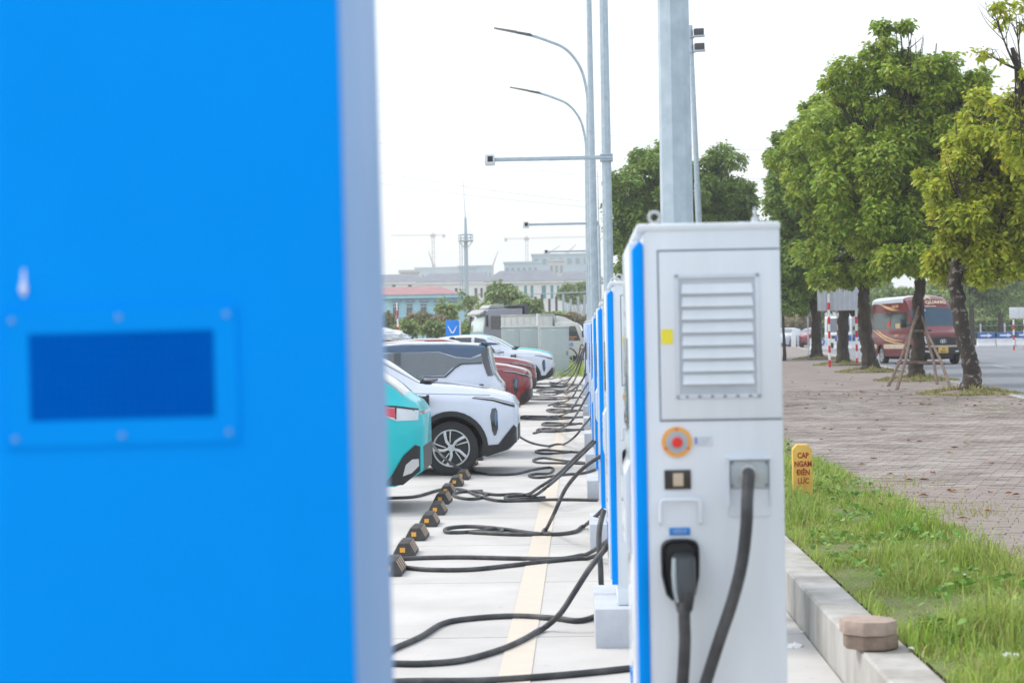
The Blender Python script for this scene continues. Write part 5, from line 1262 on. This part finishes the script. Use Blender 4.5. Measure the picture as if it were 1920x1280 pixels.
pp=empty('vent_pipe',(at(1010,640,72).x,72,g(72)),label='white pipe with a red valve standing between the two grey cabinets',cat='pipe')
obj('pipe',MB().tube([(0,0,0),(0,0,2.3)],.07,12),TRWH,pp); obj('valve',MB().cyl((-.14,0,1.65),(1,0,0),.05,.28,12),mat('valve red',(.7,.12,.06),.5),pp)
q=at(849,640,65); sgn=empty('totem_sign',(q.x,65,g(65)),-.0,label='blue square totem sign with white winged V emblem behind the cars',cat='sign')
zt=at(849,600,65).z-g(65)
obj('box',MB().prism(rrect(-.24,.24,zt-.72,zt,.07),'y',-.004,.30,.006),mat('totem side white',(.62,.68,.78),.4),sgn)
obj('face',MB().prism(rrect(-.24,.24,zt-.72,zt,.07),'y',-.02,-.0045,.003),mat('totem blue',(.0,.22,.80),.4,var=.03),sgn)
obj('post',MB().box(-.08,.08,.08,.2,0,zt-.7,.005),STEEL,sgn)
Vp=[(-.17,.0),(-.13,.0),(-.02,-.22),(.02,-.22),(.13,.0),(.17,.0),(.06,-.27),(.0,-.36),(-.06,-.27)]
obj('emblem',MB().prism([(x,z+zt-.20) for x,z in [(-.17,.01),(-.145,-.005),(-.02,-.20),(-.0,-.23),(.02,-.20),(.145,-.005),(.17,.01),(.08,-.19),(.03,-.26),(-.03,-.26),(-.08,-.19)]],'y',-.024,-.0205),mat('emblem white',(.8,.83,.86),.4),sgn,smooth=False)
sgn.rotation_euler=(0,0,-.16)
# person
def person(loc):
    root=empty('person',loc,.6,label='person in dark shirt standing behind the dark roofed hatchback, head showing',cat='person')
    J=[(0,0,.95),(0,0,1.15),(0,.01,1.35),(0,.0,1.44),(0,.03,1.52),(0,.04,1.60),
       (-.10,0,.90),(-.11,.03,.50),(-.11,-.02,.08),(-.11,.12,.04),(.10,0,.90),(.11,.03,.50),(.11,-.02,.08),(.11,.12,.04),
       (-.17,0,1.38),(-.23,.02,1.12),(-.20,.16,.92),(-.19,.22,.86),(.17,0,1.38),(.23,.02,1.12),(.20,.16,.92),(.19,.22,.86)]
    E=[(0,1),(1,2),(2,3),(3,4),(4,5),(0,6),(6,7),(7,8),(8,9),(0,10),(10,11),(11,12),(12,13),(2,14),(14,15),(15,16),(16,17),(2,18),(18,19),(19,20),(20,21)]
    Rr=[.14,.13,.15,.055,.085,.085,.09,.06,.045,.035,.09,.06,.045,.035,.06,.045,.035,.03,.06,.045,.035,.03]
    me=bpy.data.meshes.new('body'); me.from_pydata(J,E,[]); o=bpy.data.objects.new('tmp',me); COL.objects.link(o)
    mod=o.modifiers.new('s','SKIN')
    for v_,rr in zip(me.skin_vertices[0].data,Rr): v_.radius=(rr,rr*.85)
    me.skin_vertices[0].data[0].use_root=True
    o.modifiers.new('ss','SUBSURF').levels=2
    dg=bpy.context.evaluated_depsgraph_get(); dg.update(); m2=bpy.data.meshes.new_from_object(o.evaluated_get(dg)); bpy.data.objects.remove(o)
    m2.materials.clear(); m2.materials.append(SKIN); m2.name='body'; 
    ob=bpy.data.objects.new('body',m2); COL.objects.link(ob); ob.parent=root
    for pl in m2.polygons: pl.use_smooth=True
    def shell(name,cond,m_,off):
        bm=bmesh.new(); bm.from_mesh(m2); bmesh.ops.delete(bm,geom=[f for f in bm.faces if not cond(f.calc_center_median())],context='FACES')
        bm.normal_update()
        for v_ in bm.verts: v_.co+=v_.normal*off
        mm=bpy.data.meshes.new(name); bm.to_mesh(mm); bm.free(); mm.materials.clear(); mm.materials.append(m_); oo=bpy.data.objects.new(name,mm); COL.objects.link(oo); oo.parent=root
    shell('shirt',lambda c:.88<c.z<1.43 and not (abs(c.x)>.19 and c.z<1.12),SHIRT,.012)
    shell('trousers',lambda c:.07<c.z<.95 and abs(c.x)<.19,mat('dark trousers',(.04,.045,.06),.8),.012)
    shell('hair',lambda c:c.z>1.585 or (c.z>1.50 and c.y<.03),HAIR,.016)
    nm=MB().prism([(-.012,1.55),(.012,1.55),(0,1.59)],'y',.11,.145); obj('nose',nm,SKIN,root)
pq=at(845,640,50.5); person((pq.x+.25,47.6,g(47.6)))
# bundle at left behind the cars
pq=at(730,640,64)
bn=empty('motor_scooter',(pq.x,64,g(64)),label='white wrapped bundle on a dark scooter at the left behind the parked cars',cat='scooter')
bm=bmesh.new(); bmesh.ops.create_icosphere(bm,subdivisions=4,radius=1)
for q_ in bm.verts:
    nn=noise.noise(q_.co*2.5)*.35+noise.noise(q_.co*6)*.15; q_.co=Vector((q_.co.x*.62,q_.co.y*.4,q_.co.z*.2))*(1+nn); q_.co.z+=1.62-q_.co.x*.12
obj('wrapped_bundle',MB().bm(bm),mat('crumpled white sheet',(.7,.74,.8),.4,coat=.3),bn,deg=50)
obj('frame',MB().prism([(-.7,.35),(.55,.3),(.75,1.0),(.6,1.05),(.3,.6),(-.2,.65),(-.8,.9)],'y',-.14,.14,.04),TRDK,bn)
obj('seat',MB().box(-.8,.2,-.16,.16,1.28,1.45,.05),BLACK,bn); obj('seat_post',MB().box(-.6,.1,-.1,.1,.6,1.28),TRDK,bn)
obj('handlebar',MB().tube([(.72,-.3,1.1),(.68,0,1.08),(.72,.3,1.1)],.02,8),BLACK,bn)
WS=Spec(); WS.R=.27
for x in (-.55,.75):
    obj('wheel',MB().tube([(x+.24*math.cos(t*pi/12),0,.27+.24*math.sin(t*pi/12)) for t in range(25)],.035,8,False),TYRE,bn)
# leaning striped pole
pq=at(747,640,72); a=at(744,567,72)
sp=empty('barrier_pole',(pq.x,72,g(72)),label='slim red and white striped pole leaning behind the white bundle',cat='pole')
Hh=a.z-g(72)
for k in range(9):
    z0_,z1_=Hh*k/9,Hh*(k+1)/9; f0=(1-k/9); obj('red_band' if k%2 else 'white_band',MB().tube([(.06-.1*k/9,0,z0_),(.06-.1*(k+1)/9,0,z1_)],[.07-.05*k/9,.07-.05*(k+1)/9],10),RRED if k%2 else RWH,sp)
# ------------------------------------------------------------------ BACKGROUND BUILDINGS
def hip(x0,x1,y0,y1,z0,z1,ov,rl):
    xm0,xm1=x0+rl,x1-rl; ym=(y0+y1)/2
    return MB().add([(x0-ov,y0-ov,z0),(x1+ov,y0-ov,z0),(x1+ov,y1+ov,z0),(x0-ov,y1+ov,z0),(xm0,ym,z1),(xm1,ym,z1)],[(0,1,5,4),(1,2,5),(2,3,4,5),(3,0,4),(0,3,2,1)])
def building(name,px0,px1,Y,yeave,yridge,depth,wallm,roofm,label,wins,winm,rl=.25,bars=False,ov=.5):
    c=(px0+px1)/2; A=at(px0,640,Y); Bq=at(px1,640,Y); z0=g(Y)-.2; ze=at(c,yeave,Y).z; zr=at(c,yridge,Y+depth/2).z
    root=empty(name,(A.x,Y,z0),label=label,cat='building'); W_=Bq.x-A.x
    obj('wall',MB().box(0,W_,0,depth,0,ze-z0),wallm,root,smooth=False)
    obj('roof',hip(0,W_,0,depth,ze-z0,zr-z0,ov,W_*rl),roofm,root,smooth=False)
    obj('eave_band',MB().box(-ov*.8,W_+ov*.8,-ov*.8,depth+ov*.8,ze-z0-.35,ze-z0-.02),wallm,root,smooth=False)
    for (wx0,wx1,wy0,wy1) in wins:
        a=at(wx0,wy1,Y); b=at(wx1,wy0,Y); x0,x1=a.x-A.x,b.x-A.x; zz0,zz1=a.z-z0,b.z-z0
        f_=obj('window',MB().box(x0,x1,-.06,.03,zz0,zz1),winm,root,smooth=False)
        fr=MB().box(x0-.08,x0,-.1,.0,zz0,zz1).box(x1,x1+.08,-.1,.0,zz0,zz1).box(x0-.12,x1+.12,-.12,0,zz1,zz1+.12).box(x0-.12,x1+.12,-.16,0,zz0-.12,zz0)
        obj('frame',fr,wallm,f_,smooth=False)
        if bars:
            for k in range(4):
                x=x0+(x1-x0)*(k+.5)/4; obj('bar',MB().box(x-.045,x+.045,-.11,-.062,zz0,zz1),WDARK,f_,smooth=False)
            obj('transom',MB().box(x0,x1,-.12,-.05,zz0+(zz1-zz0)*.78,zz0+(zz1-zz0)*.83),RWH,f_,smooth=False)
    return root
bwm=mat('window pale blue',(.55,.66,.76),.4)
bb_=building('blue_house',640,862,180,553,538,9,BWALL,BROOF,'pale blue single storey building with dusky red roof and barred windows',
  [(x,x+11,570,593) for x in (737,762.5,789,816)]+[(842,853,570,593)],bwm,rl=.2,bars=True)
for x in (737,762.5,789,816,842):
    a=at(x-2,566,180); b=at(x+15,563.5,180); obj('window_head',MB().box(a.x-bb_.location.x,b.x-bb_.location.x,-.3,0,a.z-bb_.location.z,b.z-bb_.location.z+.1),mat('head grey',(.25,.3,.38),.7),bb_,smooth=False)
building('villa',914,1055,300,527,507,14,VWALL,VROOF,'white villa with grey hipped roof and tall teal windows behind the green tree',
  [(960,972,536,551),(983,988,535,559),(995,1000,535,559),(1016,1023.5,535,560),(1032.5,1037.5,535,560),(1044.5,1049,535,560)],VWIN,rl=.16)
building('villa',786,922,310,528,512,14,VWALL,VROOF,'white villa with long grey roof behind the telecom mast',
  [(853,858,540,556),(890,895,540,558),(901,905,540,558),(912,916,540,556)],WDARK,rl=.12)
building('villa',640,790,320,529,515,12,VWALL,VROOF,'low grey roofed villa above the blue building at the left',[(735,742,534,538),(765,772,534,538)],WDARK,rl=.1)
building('villa',1053,1130,306,525,509,14,VWALL,VROOF,'white villa with grey roof just left of the lamp posts',[(1060,1068,536,548),(1084,1092,536,548)],WDARK,rl=.1)
wf=MB()
for (x0,x1,y,Y,h) in ():
    pass
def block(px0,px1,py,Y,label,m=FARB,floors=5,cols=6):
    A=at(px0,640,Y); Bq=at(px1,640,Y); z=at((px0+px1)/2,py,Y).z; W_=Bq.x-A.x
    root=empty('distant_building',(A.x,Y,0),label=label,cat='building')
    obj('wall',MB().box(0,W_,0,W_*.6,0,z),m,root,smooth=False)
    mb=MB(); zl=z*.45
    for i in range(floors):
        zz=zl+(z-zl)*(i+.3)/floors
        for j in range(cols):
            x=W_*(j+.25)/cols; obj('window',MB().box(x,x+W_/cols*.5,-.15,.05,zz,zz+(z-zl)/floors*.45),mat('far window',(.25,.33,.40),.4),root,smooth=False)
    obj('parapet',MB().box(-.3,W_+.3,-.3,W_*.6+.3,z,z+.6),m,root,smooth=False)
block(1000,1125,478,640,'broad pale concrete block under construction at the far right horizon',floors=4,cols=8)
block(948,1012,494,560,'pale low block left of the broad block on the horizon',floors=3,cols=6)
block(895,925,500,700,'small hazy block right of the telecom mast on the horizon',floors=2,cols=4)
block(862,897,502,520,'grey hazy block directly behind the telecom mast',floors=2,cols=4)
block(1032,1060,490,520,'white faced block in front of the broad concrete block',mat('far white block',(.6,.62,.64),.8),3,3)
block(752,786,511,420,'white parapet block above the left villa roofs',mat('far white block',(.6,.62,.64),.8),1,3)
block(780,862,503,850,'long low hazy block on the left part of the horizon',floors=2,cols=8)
# telecom mast
pm_=at(875.5,570,210); tm_=empty('telecom_mast',(pm_.x,210,g(210)),label='grey telecom mast with a round railed platform and tall antenna',cat='mast')
def zz(py,Y=210,px=875): return at(px,py,Y).z-g(Y)
obj('shaft',MB().tube([(0,0,0),(0,0,zz(455)),(0,0,zz(408))],[.27,.22,.13],10),STEEL,tm_)
obj('antenna',MB().tube([(0,0,zz(408)),(-.1,0,zz(375)),(-.2,0,zz(330))],[.05,.035,.015],6),STEEL,tm_)
pf=obj('platform',MB().cyl((0,0,zz(453)),(0,0,1),.78,.15,16),STEEL,tm_)
obj('railing',MB().tube([(.8*math.cos(t*pi/10),.8*math.sin(t*pi/10),zz(440)) for t in range(21)],.05,6,False).tube([(.8*math.cos(t*pi/10),.8*math.sin(t*pi/10),zz(446)) for t in range(21)],.04,6,False),STEEL,pf)
for k in range(8):
    t=2*pi*k/8; obj('railing_post',MB().cyl((.8*math.cos(t),.8*math.sin(t),zz(453)),(0,0,1),.04,zz(440)-zz(453),6),STEEL,pf)
    if k%2==0: obj('strut',MB().tube([(.75*math.cos(t),.75*math.sin(t),zz(453)),(.2*math.cos(t),.2*math.sin(t),zz(464))],.05,6),STEEL,pf)
obj('ladder',MB().tube([(-.7,0,0),(-.7,0,zz(455))],.04,4).tube([(-.45,0,0),(-.45,0,zz(455))],.04,4),STEEL,tm_)
# cranes
def hammer(px,pytop,pybase,pxl,pxr,Y,label,heavy=1):
    base=at(px,pybase,Y); k=Y/3500; z1=at(px,pytop,Y).z
    root=empty('tower_crane',(base.x,Y,0),label=label,cat='crane'); w=4.6*k
    def lattice(a,b,w,n,up):
        a=Vector(a);b=Vector(b);mb=MB(); d=(b-a).normalized(); u=Vector(up); sV=d.cross(u).normalized()
        cs=[u*w/2+sV*w/2,u*w/2-sV*w/2,-u*w/2-sV*w/2,-u*w/2+sV*w/2]
        for c in cs: mb.tube([a+c,b+c],w*.09,4)
        for i in range(n):
            p,q=a+(b-a)*i/n,a+(b-a)*(i+1)/n
            for j in range(4): mb.tube([p+cs[j],q+cs[(j+1)%4]],w*.05,4,False)
        return mb
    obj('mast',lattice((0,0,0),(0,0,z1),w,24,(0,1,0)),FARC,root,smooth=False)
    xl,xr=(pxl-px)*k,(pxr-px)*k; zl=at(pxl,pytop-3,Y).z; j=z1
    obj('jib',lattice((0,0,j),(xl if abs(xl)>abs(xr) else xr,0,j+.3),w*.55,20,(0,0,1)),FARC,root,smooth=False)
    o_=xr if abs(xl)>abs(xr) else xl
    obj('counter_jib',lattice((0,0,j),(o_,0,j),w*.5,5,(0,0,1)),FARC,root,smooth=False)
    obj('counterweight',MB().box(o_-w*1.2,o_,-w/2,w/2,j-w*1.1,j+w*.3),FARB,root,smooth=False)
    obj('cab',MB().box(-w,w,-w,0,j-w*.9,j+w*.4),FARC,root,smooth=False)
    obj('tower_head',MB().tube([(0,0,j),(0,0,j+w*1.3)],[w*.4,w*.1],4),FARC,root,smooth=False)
hammer(813,441,498,733,836,950,'hazy tower crane at the left with its jib pointing left')
hammer(988,447,490,1118,952,900,'hazy tower crane in the middle with its jib pointing right')
def luff(px,pyb,pxt,pyt,Y,label):
    base=at(px,pyb,Y); t=at(pxt,pyt,Y); k=Y/3500
    root=empty('luffing_crane',(base.x,Y,0),label=label,cat='crane')
    obj('mast',MB().box(-1.5*k,1.5*k,-1.5*k,1.5*k,0,base.z),FARC,root,smooth=False)
    mb=MB(); P0=Vector((0,0,base.z)); P1=Vector((t.x-base.x,0,t.z))
    for off in (-1,1): mb.tube([P0+Vector((off*1.2*k,0,0)),P1],.6*k,4)
    for i in range(8): 
        a=P0+(P1-P0)*i/8; f0=1-i/8; mb.tube([a+Vector((-1.2*k*f0,0,0)),P0+(P1-P0)*(i+1)/8+Vector((1.2*k*(f0-.12),0,0))],.35*k,4)
    obj('jib',mb,FARC,root,smooth=False); sgn_=-1 if P1.x>0 else 1
    obj('counterweight',MB().box(min(0,sgn_*5*k),max(0,sgn_*5*k),-1.5*k,1.5*k,base.z-3*k,base.z),FARB,root,smooth=False)
luff(812,496,803,470,950,'small luffing crane below the left tower crane')
luff(924,498,934,470,950,'small luffing crane leaning right, right of the telecom mast')
luff(1024,478,1051,460,900,'luffing crane with a long low boom above the broad block')
luff(1064,474,1080,458,900,'luffing crane at the right end of the broad block')
# overhead wires
WIR=mat('overhead wire',(.30,.32,.35),.6)
for k,(ya,yb_,yc) in enumerate(((172,247,271),(192,263,276),(248,310,330),(270,329,336),(325,378,398),(345,388,404))):
    P=[at(600,ya-22,160),at(720,ya,160),at(900,ya+(yb_-ya)*.55,160),at(1097,yb_,160),at(1300,yc,160),at(1500,yc+6,160),at(1700,yc-4,160)]
    obj('overhead_wire',MB().tube(smooth_path(P,6),.012,5),WIR,label=f'thin overhead power line, {NTH[k]} from the top across the pale sky',cat='power line',group='power lines across the sky')
# substation posts and gantry
sb=empty('substation_fence',(0,0,0),label='grey steel gantry and dark posts in front of the white villa',cat='fence')
Y=200; a=at(985,552,Y); b=at(1120,547,Y)
obj('top_rail',MB().tube([a,b],.06,6),STEEL,sb)
for k,px in enumerate((993,1004,1016,1030,1043,1056,1070,1084,1096)):
    t=at(px,560-(k%3)*4,Y); obj('post',MB().box(t.x-.13,t.x+.13,Y-.1,Y+.1,g(Y),t.z),WDARK if k<5 else STEEL,sb,smooth=False)
for k in range(12):
    px=1062+k*4.5; t=at(px,566+(k*7)%6,Y+4); obj('thin_post',MB().tube([(t.x,Y+4,g(Y)),t],.03,4),STEEL,sb,smooth=False)
# ------------------------------------------------------------------ MID-DISTANCE GREENERY
def bush(px,py,rw,rh,Y,m,leaf,dens,label,name='bush',per=6,cat='bush',zf=g,trunk=True):
    c=at(px,py,Y); k=Y/3500; b=(c.x,Y,zf(Y))
    root=empty(name,b,label=label,cat=cat); blobs=[]
    R_n=random.Random(int(px+py))
    for _ in range(7):
        blobs.append(((c.x-b[0]+R_n.uniform(-.55,.55)*rw*k,R_n.uniform(-.5,.5)*rw*k,c.z-b[2]+R_n.uniform(-.5,.5)*rh*k),(rw*k*.55,rw*k*.5,rh*k*.5)))
    Cp,Np=blob_points(blobs,dens,leaf,.25); Cp[:,2]=np.maximum(Cp[:,2],.05)
    lt=MB()
    for (cc,_) in blobs: lt.tube(smooth_path([(0,0,0),(cc[0]*.3,cc[1]*.3,cc[2]*.55),cc],4),[.014*rw*k*max(.3,1-i/9) for i in range(9)],5)
    obj('stems' if cat=='bush' else 'trunk',lt,BARK,root,smooth=False)
    leaf_cloud('foliage',Cp,Np,per,leaf,m,root,kind='stuff')
bush(950,560,36,34,150,LEAFF,.42,130,'bushy green tree in front of the white villa','leafy_tree',cat='tree')
bush(838,576,18,20,140,mat('light leaves',(.24,.36,.08),.6,island=.3,trans=.25),.34,70,'light green small tree at the end of the blue building','leafy_tree',cat='tree')
bush(877,566,24,26,138,LEAFF,.26,26,'sparse dark twiggy tree below the telecom mast','twiggy_tree',cat='tree')
bush(1085,548,34,20,230,LEAFF,.5,130,'green tree clump left of the lamp posts before the right villa','leafy_tree',cat='tree')
bush(985,578,26,18,145,LEAFF,.36,110,'dark green bush right of the bushy tree')
bush(915,582,26,14,142,LEAFF,.36,110,'rounded bush left below the bushy tree')
bl=[('dark green scrub at the far left behind the bundle',760,600,30,20,110,LEAFF),('reddish dry brush at the foot of the blue building',795,590,34,16,125,LEAFR),('green scrub left of the blue totem sign',815,606,34,18,108,LEAFF),('green scrub right behind the blue totem sign',875,606,36,20,112,LEAFF),
    ('reddish dry brush left of the lamp posts',1075,590,38,14,150,LEAFR),('dark green scrub above the box truck',1015,588,36,14,150,LEAFF),('yellow green scrub beside the dry brush',1045,584,26,13,152,MATS['light leaves']),('pale dry brush left of the scooter bundle',728,590,26,16,120,LEAFR),('low scrub behind the dump truck cab',905,600,30,16,118,LEAFF)]
for (lab,px,py,rw,rh,Y,m) in bl: bush(px,py+9,rw,rh*.85,Y,m,.24,140,lab)
# low grasses at the end of the car park
X=rng.uniform(-3,1.3,5000); Y_=rng.uniform(66.5,84,5000)
blades('weeds_patch',X,Y_,np.array([g(y)-.06 for y in Y_]),rng.uniform(.1,.45,5000),GRASS,.014,.8,label='tall green weeds at the end of the car park behind the cabinets',cat='weeds',kind='stuff')
# ------------------------------------------------------------------ RIGHT BACKGROUND
bg=[('dark hedge trees behind the minibus',1690,575,110,34,165,LEAFF),('green roadside trees right of the mottled trunk',1850,580,50,30,160,LEAFF),('pale green trees at the far right edge',1925,560,50,44,170,MATS['light leaves']),
    ('green trees above the white truck',1620,560,60,36,175,LEAFF),('far green trees right behind the minibus roof',1770,560,50,36,172,LEAFF),('far tall trees at the right edge behind the white sign',1960,590,60,40,168,LEAFF),('green scrub behind the distant red cars',1500,598,60,14,190,LEAFR)]
for (lab,px,py,rw,rh,Y,m) in bg: bush(px,py,rw,rh,Y,m,.34,190,lab,zf=lambda Y:r(Y),name='roadside_tree',cat='tree')
# trimmed hedge line behind a post-and-wire fence
hx0=at(1815,640,150).x; hx1=at(1990,640,150).x
n=9000; X=rng.uniform(hx0-12,hx1,n); Y_=rng.uniform(149.5,151,n); Z=rng.uniform(r(150),at(1870,596,150).z,n)
leaf_cloud('hedge',np.stack([X,Y_,Z],1),np.tile([[0,-1.,0.2]],(n,1)),3,.22,LEAFF,None,label='long trimmed hedge beyond the road barriers',cat='hedge',kind='stuff')
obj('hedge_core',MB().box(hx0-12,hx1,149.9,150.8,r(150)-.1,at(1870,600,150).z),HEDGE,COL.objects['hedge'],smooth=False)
fe=empty('wire_fence',(0,0,0),label='post and wire fence along the hedge beyond the barriers',cat='fence')
for k in range(9):
    x=hx0-3+k*1.9; t=Vector((x,149,r(149))); obj('post',MB().box(x-.05,x+.05,148.95,149.05,r(149),r(149)+1.7),RWH,fe,smooth=False)
for h in (.5,1.0,1.5): obj('wire',MB().tube([(hx0-3,149,r(149)+h),(hx0+12.2,149,r(149)+h)],.015,4),STEEL,fe)
for (px,lab) in ((1822,'bare grey trunked tree just right of the mottled trunk'),(1876,'slim grey trunked tree beside the white sign board')):
    b=at(px,640,146); b=Vector((b.x,146,r(146)))
    tree('background_tree',b[:],[b[:],tuple(at(px,590,146)),tuple(at(px-2,560,146)),tuple(at(px,530,146))],crownblobs([(px,545,30,26),(px+18,525,26,22),(px-16,520,22,20)],146,3),LEAFF,.3,6,90,lab,r0=.22,r1=.14,limbs=6)
for (px,lab) in ((1488,'white gate post in front of the distant red cars'),):
    b=at(px,640,140); o=obj('white_post',MB().box(-.16,.16,-.1,.1,0,1.25,.02).box(.3,.36,-.03,.03,0,1.1),RWH,label=lab,cat='post'); o.location=(b.x,140,r(140))
# small roofs seen at far right
a=at(1900,540,260); hs_=empty('distant_house',(a.x,260,r(260)),label='house with pale roof peeking through leaves at the far right',cat='building')
zt=at(1900,500,260).z-r(260); obj('wall',MB().box(-3,5,0,8,0,zt-3),VWALL,hs_,smooth=False); obj('roof',hip(-3,5,0,8,zt-3,zt,.5,3),VROOF,hs_,smooth=False)
# far tree line masses
def treeline(x0,x1,Y,h,n,label,m=LEAFF,zf=g,leaf=1.2):
    X=rng.uniform(x0,x1,n); hh=np.array([h*(.7+.5*noise.noise(Vector((x*.06,Y,0)))) for x in X]); Z=zf(Y)+hh*rng.uniform(0,1,n)**.7; Yv=Y+rng.uniform(-6,6,n)
    leaf_cloud('far_tree_line',np.stack([X,Yv,Z],1),np.tile([[0,-1.,.3]],(n,1)),3,leaf,m,None,label=label,cat='tree line',kind='stuff')
treeline(-90,10,420,9,6000,'hazy line of far trees behind the villas')
treeline(-20,140,330,10,9000,'hazy far trees beyond the road on the right',zf=r)
treeline(-34,2,165,1.9,5000,'low scrub belt in front of the blue building',leaf=.35)
# ------------------------------------------------------------------ HAZE
hz=MB().box(-2600,2600,-120,2600,-1.2,90)
me=hz.mesh('haze'); hm=bpy.data.materials.new('haze air'); hm.use_nodes=True; nn=hm.node_tree; nn.nodes.clear()
vo=nn.nodes.new('ShaderNodeVolumePrincipled'); vo.inputs['Color'].default_value=(.92,.96,1,1); vo.inputs['Density'].default_value=.0006; vo.inputs['Anisotropy'].default_value=.2
oo=nn.nodes.new('ShaderNodeOutputMaterial'); nn.links.new(vo.outputs[0],oo.inputs['Volume']); me.materials.append(hm)
ho=bpy.data.objects.new('haze',me); COL.objects.link(ho); ho['kind']='stuff'
